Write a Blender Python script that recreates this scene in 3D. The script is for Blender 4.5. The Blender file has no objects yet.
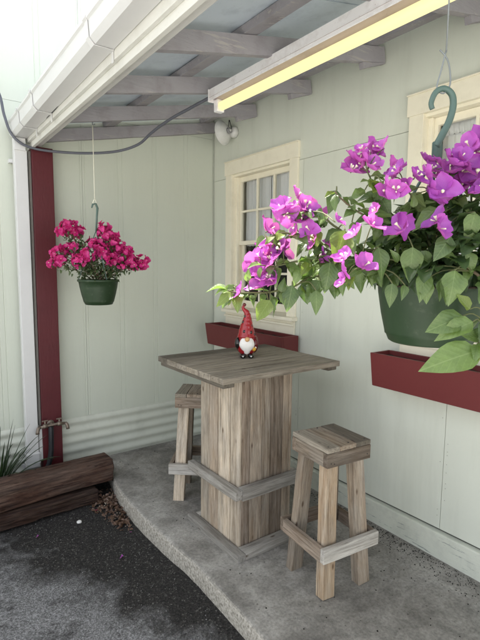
import bpy, bmesh, math, random
from mathutils import Matrix, Vector, noise
random.seed(7)
R = math.radians
C = bpy.context.scene.collection

# ---------------------------------------------------------------- camera
cam = bpy.data.cameras.new('camera')
cam.sensor_fit = 'HORIZONTAL'; cam.sensor_width = 36.0; cam.lens = 36.0*469/480
cam.clip_start = 0.05; cam.clip_end = 2000
co = bpy.data.objects.new('camera', cam); C.objects.link(co)
co.matrix_world = Matrix(((0.81073106, 0.05807754, -0.58253081, -2.44807808),
                          (-0.58534584, 0.09612718, -0.8050651, -3.82611608),
                          (0.00924084, 0.99367327, 0.11192873, 1.63),
                          (0, 0, 0, 1)))
bpy.context.scene.camera = co

# ---------------------------------------------------------------- light
SUN_EL, SUN_AZ = 57, 354       # azimuth clockwise from +Y
w = bpy.data.worlds.new('World'); bpy.context.scene.world = w
w.use_nodes = True
wn = w.node_tree
bg = wn.nodes['Background']
sky = wn.nodes.new('ShaderNodeTexSky'); sky.sky_type = 'NISHITA'; sky.sun_disc = False
sky.sun_elevation = R(SUN_EL); sky.sun_rotation = R(SUN_AZ)
sky.air_density = 1.0; sky.dust_density = 3.0; sky.ozone_density = 1.0
hz = wn.nodes.new('ShaderNodeHueSaturation'); hz.inputs['Saturation'].default_value = .30       # thin bright cloud
wn.links.new(sky.outputs[0], hz.inputs['Color']); wn.links.new(hz.outputs[0], bg.inputs[0]); bg.inputs[1].default_value = 0.12
sl = bpy.data.lights.new('sun', 'SUN'); sl.energy = 4.2; sl.angle = R(2.5); sl.color = (1, .95, .88)
so = bpy.data.objects.new('sun', sl); C.objects.link(so)
sd = Vector((math.sin(R(SUN_AZ))*math.cos(R(SUN_EL)), math.cos(R(SUN_AZ))*math.cos(R(SUN_EL)), math.sin(R(SUN_EL))))
so.rotation_euler = sd.to_track_quat('Z', 'Y').to_euler(); so.location = (-6, -6, 8)
vs = bpy.context.scene.view_settings
vs.view_transform = 'Standard'; vs.look = 'None'; vs.gamma = 1; vs.exposure = 2.16
bpy.context.scene.cycles.max_bounces = 8
bpy.context.scene.cycles.diffuse_bounces = 5

# ---------------------------------------------------------------- helpers
WM = {}
def link(o, parent=None, M=None):
    C.objects.link(o)
    M = M or Matrix()
    if parent is not None:
        o.parent = parent
        o.matrix_local = WM[parent.name].inverted() @ M
    else:
        o.matrix_world = M
    WM[o.name] = M.copy()
    return o
def tag(o, label, cat, group=None):
    o['label'] = label; o['category'] = cat
    if group: o['group'] = group
    return o
def thing(name, loc, label, cat, group=None, rz=0):
    o = bpy.data.objects.new(name, None); o.empty_display_size = .1
    link(o, None, Matrix.Translation(loc) @ Matrix.Rotation(rz, 4, 'Z'))
    return tag(o, label, cat, group)
def bm_obj(name, bm, mat, parent=None, M=None, smooth=False):
    me = bpy.data.meshes.new(name)
    bmesh.ops.recalc_face_normals(bm, faces=bm.faces)
    bm.to_mesh(me); bm.free()
    for m in (mat if isinstance(mat, (list, tuple)) else [mat]): me.materials.append(m)
    if smooth:
        for p in me.polygons: p.use_smooth = True
    return link(bpy.data.objects.new(name, me), parent, M)
def py_obj(name, v, f, mat, parent=None, M=None, smooth=False, mi=None, recalc=False):
    me = bpy.data.meshes.new(name); me.from_pydata([tuple(a) for a in v], [], f)
    if recalc:
        b = bmesh.new(); b.from_mesh(me); bmesh.ops.recalc_face_normals(b, faces=b.faces); b.to_mesh(me); b.free()
    for m in (mat if isinstance(mat, (list, tuple)) else [mat]): me.materials.append(m)
    if mi: me.polygons.foreach_set('material_index', mi)
    if smooth: me.polygons.foreach_set('use_smooth', [True]*len(me.polygons))
    me.update()
    return link(bpy.data.objects.new(name, me), parent, M)
def kind(o, k): o['kind'] = k; return o

def board_bm(l, wd, t, bev=.003, wob=0.0, seg=1):
    """box, long axis local X"""
    bm = bmesh.new()
    bmesh.ops.create_cube(bm, size=1)
    for v in bm.verts: v.co = Vector((v.co.x*l, v.co.y*wd, v.co.z*t))
    if seg > 1:
        es = [e for e in bm.edges if abs((e.verts[0].co-e.verts[1].co).x) > l*.9]
        bmesh.ops.subdivide_edges(bm, edges=es, cuts=seg-1)
    if bev: bmesh.ops.bevel(bm, geom=[e for e in bm.edges if e.calc_face_angle(0) > .5], offset=bev, segments=2, affect='EDGES', profile=.6)
    if wob:
        s = random.uniform(0, 99)
        for v in bm.verts:
            v.co += noise.noise_vector(v.co*7+Vector((s, 0, 0)))*wob
    return bm
def axes_M(c, ax, up):
    ax = Vector(ax).normalized(); up = Vector(up); up = (up-ax*up.dot(ax)).normalized(); y = up.cross(ax)
    return Matrix.Translation(c) @ Matrix((ax, y, up)).transposed().to_4x4()
def board(name, p0, p1, wd, t, up, mat, parent, bev=.003, wob=0.0, seg=1):
    """beam from p0 to p1 (centre line); t is measured along up, wd across"""
    p0, p1 = Vector(p0), Vector(p1)
    return bm_obj(name, board_bm((p1-p0).length, wd, t, bev, wob, seg), mat, parent, axes_M((p0+p1)/2, p1-p0, up))
def box(name, x0, x1, y0, y1, z0, z1, mat, parent=None, bev=.003, wob=0, seg=1):
    dx, dy, dz = x1-x0, y1-y0, z1-z0; c = Vector(((x0+x1)/2, (y0+y1)/2, (z0+z1)/2))
    if dx >= dy and dx >= dz: return bm_obj(name, board_bm(dx, dy, dz, bev, wob, seg), mat, parent, axes_M(c, (1,0,0), (0,0,1)))
    if dy >= dz: return bm_obj(name, board_bm(dy, dx, dz, bev, wob, seg), mat, parent, axes_M(c, (0,1,0), (0,0,1)))
    return bm_obj(name, board_bm(dz, dy, dx, bev, wob, seg), mat, parent, axes_M(c, (0,0,1), (1,0,0)))
def tube_geo(pts, rad, n=8, cap=True):
    pts = [Vector(p) for p in pts]; V = []; F = []
    rad = rad if isinstance(rad, (list, tuple)) else [rad]*len(pts)
    prev = None
    for i, p in enumerate(pts):
        t = (pts[min(i+1, len(pts)-1)]-pts[max(i-1, 0)]).normalized()
        if prev is None: u = t.orthogonal().normalized()
        else: u = (prev-t*prev.dot(t)).normalized()
        prev = u; b = t.cross(u)
        for k in range(n):
            a = 2*math.pi*k/n; V.append(p+(u*math.cos(a)+b*math.sin(a))*rad[i])
    for i in range(len(pts)-1):
        for k in range(n):
            F.append((i*n+k, i*n+(k+1) % n, (i+1)*n+(k+1) % n, (i+1)*n+k))
    if cap: F.append(tuple(reversed(range(n)))); F.append(tuple(range((len(pts)-1)*n, len(pts)*n)))
    return V, F
def spline(pts, sub=6):
    pts = [Vector(p) for p in pts]; out = []
    for i in range(len(pts)-1):
        a, b, c, d = pts[max(i-1, 0)], pts[i], pts[i+1], pts[min(i+2, len(pts)-1)]
        for k in range(sub):
            t = k/sub
            out.append(.5*((2*b)+(c-a)*t+(2*a-5*b+4*c-d)*t*t+(3*b-a-3*c+d)*t**3))
    out.append(pts[-1]); return out
def tube(name, pts, rad, mat, parent=None, n=8, sub=0, cap=True):
    if sub: pts = spline(pts, sub)
    c = Vector(pts[0]); M = Matrix.Translation(c)
    V, F = tube_geo([Vector(p)-c for p in pts], rad, n, cap)
    return py_obj(name, V, F, mat, parent, M, True)
def lathe(name, prof, loc, mat, parent=None, n=32, M=None, smooth=True):
    V = []; F = []
    for r, z in prof:
        for k in range(n):
            a = 2*math.pi*k/n; V.append((r*math.cos(a), r*math.sin(a), z))
    for i in range(len(prof)-1):
        for k in range(n): F.append((i*n+k, i*n+(k+1) % n, (i+1)*n+(k+1) % n, (i+1)*n+k))
    F.append(tuple(reversed(range(n)))); F.append(tuple(range((len(prof)-1)*n, len(prof)*n)))
    return py_obj(name, V, F, mat, parent, M or Matrix.Translation(loc), smooth, recalc=True)
def ball_bm(r, sc=(1, 1, 1), seg=20):
    bm = bmesh.new(); bmesh.ops.create_uvsphere(bm, u_segments=seg, v_segments=seg//2+2, radius=r)
    for v in bm.verts: v.co = Vector((v.co.x*sc[0], v.co.y*sc[1], v.co.z*sc[2]))
    return bm
def prism(name, poly, axis, a, b, mat, parent=None, bev=0.0):
    """extrude a 2-D outline along axis: 'x' poly=(y,z), 'y' poly=(x,z), 'z' poly=(x,y)"""
    def m(p, s): return {'x': (s, p[0], p[1]), 'y': (p[0], s, p[1]), 'z': (p[0], p[1], s)}[axis]
    cs = [Vector(m(p, (a+b)/2)) for p in poly]; c = sum(cs, Vector())/len(cs)
    bm = bmesh.new(); A = [bm.verts.new(Vector(m(p, a))-c) for p in poly]; B = [bm.verts.new(Vector(m(p, b))-c) for p in poly]
    n = len(poly); bm.faces.new(A); bm.faces.new(B)
    for i in range(n): bm.faces.new((A[i], A[(i+1) % n], B[(i+1) % n], B[i]))
    if bev: bmesh.ops.bevel(bm, geom=bm.edges[:], offset=bev, segments=2, affect='EDGES')
    return bm_obj(name, bm, mat, parent, Matrix.Translation(c))
def join_geo(parts):
    V = []; F = []
    for v, f in parts:
        o = len(V); V += list(v); F += [tuple(i+o for i in q) for q in f]
    return V, F
def copy_tree(o, parent=None):
    c = o.copy(); C.objects.link(c)
    if parent: c.parent = parent
    for ch in list(o.children): copy_tree(ch, c)
    return c

# ---------------------------------------------------------------- materials
def newmat(name):
    m = bpy.data.materials.new(name); m.use_nodes = True
    nt = m.node_tree; return m, nt, nt.nodes['Principled BSDF']
def N(nt, t, **k):
    n = nt.nodes.new(t)
    for a, b in k.items():
        if a.startswith('i_'): n.inputs[int(a[2:]) if a[2:].isdigit() else a[2:].replace('_', ' ')].default_value = b
        else: setattr(n, a, b)
    return n
def ramp(nt, fac, stops, interp='LINEAR'):
    r = nt.nodes.new('ShaderNodeValToRGB'); r.color_ramp.interpolation = interp
    e = r.color_ramp.elements
    while len(e) < len(stops): e.new(.5)
    for i, (p, c) in enumerate(stops):
        e[i].position = p; e[i].color = (c, c, c, 1) if isinstance(c, (int, float)) else (*c, 1)
    nt.links.new(fac, r.inputs[0]); return r.outputs[0]
def mix(nt, fac, a, b, mode='MIX'):
    m = nt.nodes.new('ShaderNodeMix'); m.data_type = 'RGBA'; m.blend_type = mode
    for s, v in ((0, fac), (6, a), (7, b)):
        if isinstance(v, bpy.types.NodeSocket): nt.links.new(v, m.inputs[s])
        elif s == 0: m.inputs[0].default_value = v
        else: m.inputs[s].default_value = (*v, 1) if len(v) == 3 else v
    return m.outputs[2]
def coords(nt, kindc='Object', scale=(1, 1, 1), rnd=False):
    tc = nt.nodes.new('ShaderNodeTexCoord')
    mp = nt.nodes.new('ShaderNodeMapping'); mp.inputs['Scale'].default_value = scale
    if kindc == 'World':
        g = nt.nodes.new('ShaderNodeNewGeometry'); nt.links.new(g.outputs['Position'], mp.inputs[0])
    else: nt.links.new(tc.outputs[kindc], mp.inputs[0])
    if rnd:
        oi = nt.nodes.new('ShaderNodeObjectInfo'); mu = N(nt, 'ShaderNodeVectorMath', operation='SCALE'); mu.inputs[3].default_value = 37
        cb = nt.nodes.new('ShaderNodeCombineXYZ')
        for i in range(3): nt.links.new(oi.outputs['Random'], cb.inputs[i])
        nt.links.new(cb.outputs[0], mu.inputs[0]); nt.links.new(mu.outputs[0], mp.inputs['Location'])
    return mp.outputs[0]
def noise_n(nt, vec, scale, detail=4, rough=.55, dist=0):
    n = nt.nodes.new('ShaderNodeTexNoise'); n.inputs['Scale'].default_value = scale; n.inputs['Detail'].default_value = detail
    n.inputs['Roughness'].default_value = rough; n.inputs['Distortion'].default_value = dist
    nt.links.new(vec, n.inputs['Vector']); return n.outputs['Fac']
def bump(nt, bsdf, h, strength=.3, dist=.01):
    b = nt.nodes.new('ShaderNodeBump'); b.inputs['Strength'].default_value = strength; b.inputs['Distance'].default_value = dist
    nt.links.new(h, b.inputs['Height']); nt.links.new(b.outputs[0], bsdf.inputs['Normal'])
def setc(nt, bsdf, col, rough=.6, spec=.4):
    if isinstance(col, bpy.types.NodeSocket): nt.links.new(col, bsdf.inputs['Base Color'])
    else: bsdf.inputs['Base Color'].default_value = (*col, 1)
    bsdf.inputs['Roughness'].default_value = rough; bsdf.inputs['Specular IOR Level'].default_value = spec

def wood(name, dark, mid, light, patch=.5, bumpS=.6, tint=None):
    m, nt, b = newmat(name)
    v = coords(nt, 'Object', (1.6, 22, 22), True)
    g = noise_n(nt, v, 2.2, 12, .74, .5)
    v2 = coords(nt, 'Object', (3.5, 110, 110), True)
    fine = noise_n(nt, v2, 2.6, 8, .72)
    v3 = coords(nt, 'Object', (2.2, 5, 5), True)
    pt = noise_n(nt, v3, 2.0, 4, .6)
    col = ramp(nt, g, [(.22, dark), (.40, mid), (.66, light)])
    # silver weathering patches
    grey = ramp(nt, g, [(.3, tuple(c*.9 for c in (.13, .115, .098))), (.7, (.42, .385, .335))])
    f = ramp(nt, pt, [(.38, 0.0), (.64, patch)])
    col = mix(nt, f, col, grey)
    fc = ramp(nt, fine, [(.32, .58), (.48, 1.0), (.68, 1.16)])
    col = mix(nt, .85, col, fc, 'MULTIPLY')
    vw_ = coords(nt, 'Object', (.9, 9, 9), True); st_ = noise_n(nt, vw_, 1.5, 7, .7, .4)
    col = mix(nt, .9, col, ramp(nt, st_, [(.30, (.50, .46, .42)), (.44, (1, 1, 1)), (.64, (1.22, 1.21, 1.19))]), 'MULTIPLY')
    # cracks
    v4 = coords(nt, 'Object', (1.1, 60, 60), True)
    ck = noise_n(nt, v4, 1.2, 3, .5, .3)
    cr = ramp(nt, ck, [(.29, .28), (.32, 1.0)])
    col = mix(nt, .7, col, cr, 'MULTIPLY')
    # knots
    v5 = coords(nt, 'Object', (5, 13, 13), True)
    vo = nt.nodes.new('ShaderNodeTexVoronoi'); vo.inputs['Scale'].default_value = 1.0; nt.links.new(v5, vo.inputs['Vector'])
    kn = ramp(nt, vo.outputs['Distance'], [(.05, (.22, .14, .09)), (.12, (1, 1, 1))])
    col = mix(nt, .8, col, kn, 'MULTIPLY')
    oi = nt.nodes.new('ShaderNodeObjectInfo')
    hv = nt.nodes.new('ShaderNodeHueSaturation')
    mr = N(nt, 'ShaderNodeMapRange'); mr.inputs[3].default_value = .60; mr.inputs[4].default_value = 1.28
    nt.links.new(oi.outputs['Random'], mr.inputs[0]); nt.links.new(mr.outputs[0], hv.inputs['Value']); nt.links.new(col, hv.inputs['Color'])
    setc(nt, b, hv.outputs[0], .85, .2)
    hs = N(nt, 'ShaderNodeMath', operation='ADD'); nt.links.new(fine, hs.inputs[0])
    h2 = N(nt, 'ShaderNodeMath', operation='ADD'); nt.links.new(g, h2.inputs[0]); nt.links.new(cr, h2.inputs[1]); nt.links.new(h2.outputs[0], hs.inputs[1])
    bump(nt, b, hs.outputs[0], bumpS, .003)
    return m
def paint(name, col, rough=.5, var=.06, dirt=0.0, dirtcol=(.25, .23, .2), bs=.12, bscale=60, streak=False, spec=.35, stretch=(1, 1, 1), chips=None):
    m, nt, b = newmat(name)
    v = coords(nt, 'World')
    n1 = noise_n(nt, v, 2.2, 5, .6)
    c = mix(nt, n1, tuple(x*(1-var) for x in col), tuple(min(1, x*(1+var)) for x in col))
    if dirt:
        v2 = coords(nt, 'World', (9, 9, 1.1) if streak else (1, 1, 1))
        n2 = noise_n(nt, v2, 1.0 if streak else 7, 6, .65)
        f = ramp(nt, n2, [(.5, 0), (.75, dirt)])
        c = mix(nt, f, c, dirtcol)
        n3 = noise_n(nt, v, 90, 2, .5)
        f3 = ramp(nt, n3, [(.70, 0), (.76, dirt)])
        c = mix(nt, f3, c, dirtcol)
    if chips:
        vc = coords(nt, 'World', chips[1]); n4 = noise_n(nt, vc, chips[2], 6, .7)
        c = mix(nt, ramp(nt, n4, [(chips[3], 0), (chips[3]+.03, .9)]), c, chips[0])
    setc(nt, b, c, rough, spec)
    vb = coords(nt, 'World', stretch)
    bump(nt, b, noise_n(nt, vb, bscale, 4, .6), bs, .004)
    return m
def plain(name, col, rough=.5, spec=.4, metal=0):
    m, nt, b = newmat(name)
    v = coords(nt, 'Object'); n = noise_n(nt, v, 30, 3)
    c = mix(nt, n, tuple(x*.85 for x in col), tuple(min(1, x*1.12) for x in col))
    setc(nt, b, c, rough, spec); b.inputs['Metallic'].default_value = metal
    return m

SAGE = (.625, .65, .565)
M_wall = paint('sage_wall_paint', SAGE, .55, .06, .24, (.42, .43, .36), .10, 45, True)
M_siding = paint('sage_siding_paint', (.56, .59, .505), .55, .04, .12, (.40, .42, .35), .22, 22, True, stretch=(6, 6, .5))
M_skirt = paint('sage_metal_paint', (.59, .61, .53), .4, .05, .3, (.33, .34, .29), .06, 30)
M_base = paint('worn_sage_paint', (.63, .65, .56), .6, .05, .4, (.30, .32, .29), .4, 30, stretch=(1, .6, 6), chips=((.25, .28, .26), (4, 1.6, 18), 3.2, .61))
M_cream = paint('cream_trim_paint', (.80, .755, .61), .45, .03, .25, (.50, .46, .34), .06, 40)
M_white = paint('white_vinyl', (.60, .60, .59), .35, .03, .25, (.5, .5, .46), .02, 20)
M_fascia = paint('white_fascia_paint', (.62, .615, .57), .5, .03, .35, (.42, .41, .36), .12, 40, stretch=(3, .4, 3))
M_fasciain = paint('grey_white_board_paint', (.56, .55, .52), .55, .05, .4, (.36, .34, .31), .2, 30, stretch=(3, .4, 3))
M_rafter = paint('faded_mauve_rafter_paint', (.33, .315, .33), .75, .2, .55, (.19, .165, .165), .6, 16, stretch=(.6, 5, 5), chips=((.42, .39, .37), (1.2, 14, 14), 3, .60))
M_roof = paint('blue_grey_roof_sheet', (.58, .65, .72), .5, .08, .4, (.22, .27, .32), .1, 12, stretch=(.5, 4, 1))
M_red = paint('dark_red_post_paint', (.085, .011, .015), .5, .15, .35, (.06, .01, .012), .25, 30, stretch=(3, 3, .5))
M_box = paint('brick_red_box_paint', (.135, .026, .026), .5, .08, .3, (.14, .035, .03), .15, 40, chips=((.35, .22, .2), (2, 2, 2), 30, .74))
M_wood = wood('weathered_board', (.075, .052, .034), (.215, .162, .115), (.40, .33, .255), .55)
M_woodtop = wood('weathered_grey_tabletop', (.07, .058, .043), (.155, .132, .102), (.25, .22, .175), .3, .5)
M_wooddark = wood('brown_weathered_board', (.055, .038, .025), (.135, .098, .068), (.27, .215, .17), .35)
M_woodlit = wood('lit_weathered_board', (.15, .108, .072), (.40, .32, .235), (.64, .56, .45), .5)  # paler copy of the boards, light from the left put into the colour
M_woodgrey = wood('silver_grey_board', (.12, .105, .088), (.30, .28, .25), (.52, .50, .46), .6)
M_tie = wood('creosote_timber', (.005, .0022, .0016), (.022, .010, .0075), (.085, .046, .031), .1, 1.0)
M_dark = plain('dark_interior', (.03, .032, .035), .9, .1)
M_black = plain('black_rubber', (.012, .013, .016), .45)
M_cable = plain('dark_grey_cable', (.10, .105, .125), .5)
M_wire = plain('galvanised_wire', (.20, .22, .22), .5, .4, .3)
M_string = plain('pale_cord', (.72, .70, .58), .8, .2)
M_brass = plain('aged_brass', (.20, .16, .125), .45, .5, .5)
M_soil = paint('potting_soil', (.035, .024, .017), .95, .3, 0, bs=1.0, bscale=90)
M_pot, nt, b = newmat('dark_green_plastic')
v = coords(nt, 'Object', (9, 9, 2.5)); nz = noise_n(nt, v, 1.6, 6, .62)
v2 = coords(nt, 'Object'); n2 = noise_n(nt, v2, 26, 6, .7)
c = mix(nt, nz, (.010, .026, .009), (.030, .055, .026)); c = mix(nt, ramp(nt, n2, [(.56, 0), (.72, .5)]), c, (.085, .10, .07))
setc(nt, b, c, .36, .3); bump(nt, b, n2, .08, .002)
b.inputs['Roughness'].default_value = .42
M_hook = plain('teal_green_plastic', (.075, .125, .105), .45, .4)
M_lampwhite = plain('off_white_enamel', (.66, .66, .63), .4, .4)
M_lampgrey = plain('grey_enamel', (.25, .25, .25), .5, .4)

def asphalt_mat():
    m, nt, b = newmat('old_asphalt')
    v = coords(nt, 'World')
    agg = nt.nodes.new('ShaderNodeTexVoronoi'); agg.inputs['Scale'].default_value = 130; nt.links.new(v, agg.inputs['Vector'])
    n1 = noise_n(nt, v, 105, 5, .85)
    basec = ramp(nt, agg.outputs['Color'], [(.2, (.012, .0112, .0105)), (.78, (.040, .037, .034)), (.95, (.13, .125, .115))])
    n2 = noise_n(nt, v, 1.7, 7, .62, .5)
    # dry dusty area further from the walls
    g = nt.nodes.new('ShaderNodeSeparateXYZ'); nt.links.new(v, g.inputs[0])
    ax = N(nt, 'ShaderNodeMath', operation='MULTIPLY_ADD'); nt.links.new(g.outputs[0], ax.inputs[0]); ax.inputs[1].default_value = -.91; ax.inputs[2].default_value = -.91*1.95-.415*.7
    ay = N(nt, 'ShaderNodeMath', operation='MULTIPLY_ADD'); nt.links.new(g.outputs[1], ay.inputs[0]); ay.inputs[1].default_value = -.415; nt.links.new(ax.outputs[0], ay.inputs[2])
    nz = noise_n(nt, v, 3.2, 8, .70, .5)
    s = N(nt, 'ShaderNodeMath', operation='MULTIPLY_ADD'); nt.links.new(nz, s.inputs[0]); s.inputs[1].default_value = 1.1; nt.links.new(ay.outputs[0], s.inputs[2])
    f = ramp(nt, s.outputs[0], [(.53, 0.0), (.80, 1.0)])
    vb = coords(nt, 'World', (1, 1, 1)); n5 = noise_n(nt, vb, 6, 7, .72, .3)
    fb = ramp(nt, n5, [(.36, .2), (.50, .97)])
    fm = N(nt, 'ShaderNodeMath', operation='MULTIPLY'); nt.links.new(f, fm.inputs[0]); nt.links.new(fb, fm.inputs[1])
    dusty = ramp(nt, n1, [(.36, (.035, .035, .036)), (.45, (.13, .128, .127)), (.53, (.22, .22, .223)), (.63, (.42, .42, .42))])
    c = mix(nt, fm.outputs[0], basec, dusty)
    # unseen yard, made pale to bounce light up under the roof
    mx = N(nt, 'ShaderNodeMath', operation='MINIMUM'); o1 = N(nt, 'ShaderNodeMath', operation='ADD'); o1.inputs[1].default_value = .1
    nt.links.new(g.outputs[0], o1.inputs[0]); nt.links.new(o1.outputs[0], mx.inputs[0]); nt.links.new(g.outputs[1], mx.inputs[1])
    far_ = N(nt, 'ShaderNodeMapRange'); nt.links.new(mx.outputs[0], far_.inputs[0]); far_.inputs[1].default_value = -2.7; far_.inputs[2].default_value = -3.3
    c = mix(nt, far_.outputs[0], c, ramp(nt, n1, [(.3, (.30, .295, .28)), (.7, (.58, .575, .55))]))
    setc(nt, b, c, .85, .3)
    h = N(nt, 'ShaderNodeMath', operation='ADD'); nt.links.new(agg.outputs['Distance'], h.inputs[0]); nt.links.new(n1, h.inputs[1])
    bump(nt, b, h.outputs[0], .9, .004)
    return m
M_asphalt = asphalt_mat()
def concrete_mat():
    m, nt, b = newmat('worn_concrete')
    v = coords(nt, 'World')
    n1 = noise_n(nt, v, 2.3, 8, .68, .3); n2 = noise_n(nt, v, 70, 4, .7); n3 = noise_n(nt, v, 9, 6, .7, .8)
    c = ramp(nt, n1, [(.34, (.145, .135, .12)), (.50, (.25, .237, .213)), (.66, (.35, .335, .305))])
    c = mix(nt, .6, c, ramp(nt, n3, [(.3, .5), (.52, 1.0), (.70, 1.32)]), 'MULTIPLY')
    c = mix(nt, .7, c, ramp(nt, n2, [(.3, .55), (.5, 1.0), (.72, 1.35)]), 'MULTIPLY')
    # bright worn lip: faces that are not level are exposed aggregate
    ge = nt.nodes.new('ShaderNodeNewGeometry'); sp = nt.nodes.new('ShaderNodeSeparateXYZ'); nt.links.new(ge.outputs['True Normal'], sp.inputs[0])
    side = ramp(nt, sp.outputs[2], [(.2, 1.0), (.93, 0.0)])
    ag = ramp(nt, n2, [(.3, (.15, .135, .11)), (.5, (.40, .37, .315)), (.7, (.64, .60, .53))])
    c = mix(nt, side, c, ag)
    # black specks
    vo = nt.nodes.new('ShaderNodeTexVoronoi'); vo.inputs['Scale'].default_value = 13; nt.links.new(v, vo.inputs['Vector'])
    sk = ramp(nt, vo.outputs['Distance'], [(.05, .15), (.075, 1.0)])
    c = mix(nt, .6, c, sk, 'MULTIPLY')
    setc(nt, b, c, .8, .3)
    h = N(nt, 'ShaderNodeMath', operation='ADD'); nt.links.new(n2, h.inputs[0]); nt.links.new(n3, h.inputs[1])
    bump(nt, b, h.outputs[0], .45, .006)
    return m
M_conc = concrete_mat()
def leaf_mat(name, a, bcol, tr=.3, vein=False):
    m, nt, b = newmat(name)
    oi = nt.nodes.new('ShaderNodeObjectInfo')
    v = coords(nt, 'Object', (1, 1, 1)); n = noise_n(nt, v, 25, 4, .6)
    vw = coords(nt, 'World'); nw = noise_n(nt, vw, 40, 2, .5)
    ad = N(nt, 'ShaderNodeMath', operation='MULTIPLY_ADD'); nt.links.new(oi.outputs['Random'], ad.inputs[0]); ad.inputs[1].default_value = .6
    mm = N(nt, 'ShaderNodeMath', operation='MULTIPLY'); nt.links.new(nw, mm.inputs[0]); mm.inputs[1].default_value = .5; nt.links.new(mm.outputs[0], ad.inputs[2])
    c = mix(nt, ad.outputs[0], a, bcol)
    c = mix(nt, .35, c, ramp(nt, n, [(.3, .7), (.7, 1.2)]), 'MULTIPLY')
    wv = N(nt, 'ShaderNodeTexWave', wave_type='BANDS', bands_direction='DIAGONAL'); wv.inputs['Scale'].default_value = 28; wv.inputs['Distortion'].default_value = 2
    nt.links.new(v, wv.inputs['Vector'])
    c = mix(nt, .22, c, ramp(nt, wv.outputs['Fac'], [(.0, 1.25), (.2, .95), (1, 1)]), 'MULTIPLY')
    if vein:
        sx = nt.nodes.new('ShaderNodeSeparateXYZ'); nt.links.new(v, sx.inputs[0])
        ab = N(nt, 'ShaderNodeMath', operation='ABSOLUTE'); nt.links.new(sx.outputs[1], ab.inputs[0])
        rib = ramp(nt, ab.outputs[0], [(.005, .5), (.015, 0)])
        q = N(nt, 'ShaderNodeMath', operation='MULTIPLY_ADD'); nt.links.new(ab.outputs[0], q.inputs[0]); q.inputs[1].default_value = -1.15; nt.links.new(sx.outputs[0], q.inputs[2])
        q2 = N(nt, 'ShaderNodeMath', operation='MULTIPLY'); nt.links.new(q.outputs[0], q2.inputs[0]); q2.inputs[1].default_value = 46
        q3 = N(nt, 'ShaderNodeMath', operation='SINE'); nt.links.new(q2.outputs[0], q3.inputs[0])
        sv = ramp(nt, q3.outputs[0], [(.86, 0), (.99, .18)])
        mxv = N(nt, 'ShaderNodeMath', operation='MAXIMUM'); nt.links.new(rib, mxv.inputs[0]); nt.links.new(sv, mxv.inputs[1])
        c = mix(nt, mxv.outputs[0], c, mix(nt, .55, c, (.34, .42, .20)))
        wv_out = q3.outputs[0]
    setc(nt, b, c, .36, .5)
    tl = nt.nodes.new('ShaderNodeBsdfTranslucent'); nt.links.new(mix(nt, 1, c, (1.5, 1.7, .8), 'MULTIPLY'), tl.inputs[0])
    ms = nt.nodes.new('ShaderNodeMixShader'); ms.inputs[0].default_value = tr
    out = nt.nodes['Material Output']; nt.links.new(b.outputs[0], ms.inputs[1]); nt.links.new(tl.outputs[0], ms.inputs[2]); nt.links.new(ms.outputs[0], out.inputs[0])
    bump(nt, b, wv_out if vein else wv.outputs['Fac'], .12, .0015)
    return m
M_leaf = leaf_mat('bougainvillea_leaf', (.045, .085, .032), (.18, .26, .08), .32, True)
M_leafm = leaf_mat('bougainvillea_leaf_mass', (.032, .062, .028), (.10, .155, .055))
M_leafy = leaf_mat('yellow_green_leaf', (.13, .18, .035), (.20, .26, .06), .35, True)
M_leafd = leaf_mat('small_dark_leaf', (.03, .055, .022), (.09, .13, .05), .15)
M_blade = leaf_mat('dark_strap_leaf', (.010, .024, .008), (.03, .055, .018), .08)
M_bract = leaf_mat('violet_bract', (.30, .055, .42), (.60, .14, .60), .35)
M_bract2 = leaf_mat('crimson_magenta_bract', (.46, .014, .15), (.68, .05, .30), .3)
M_floret = plain('cream_floret', (.80, .78, .55), .6, .2)
M_stem = plain('green_brown_stem', (.10, .11, .045), .7, .3)
M_twig = plain('grey_brown_twig', (.16, .12, .08), .8, .2)
M_dead = leaf_mat('dry_leaf_litter', (.035, .018, .012), (.22, .13, .085), .1)

# ================================================================ SETTING
def grid_ground():
    # fine near the porch, coarse far away
    bm = bmesh.new()
    xs = [-150, -60, -25, -10, -6]+[-4+i*.1 for i in range(32)]+[-.6, 2, 20, 150]
    ys = [-150, -60, -25, -10, -6]+[-4+i*.1 for i in range(42)]+[1, 20, 150]
    g = []
    for y in ys:
        row = []
        for x in xs:
            z = -.135
            if -4.1 < x < -.5 and -4.1 < y < .3: z += .012*(noise.noise(Vector((x*1.3, y*1.3, 0))))
            row.append(bm.verts.new((x, y, z)))
        g.append(row)
    for j in range(len(ys)-1):
        for i in range(len(xs)-1): bm.faces.new((g[j][i], g[j][i+1], g[j+1][i+1], g[j+1][i]))
    return bm
kind(bm_obj('asphalt_ground', grid_ground(), M_asphalt, smooth=True), 'structure')

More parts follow.
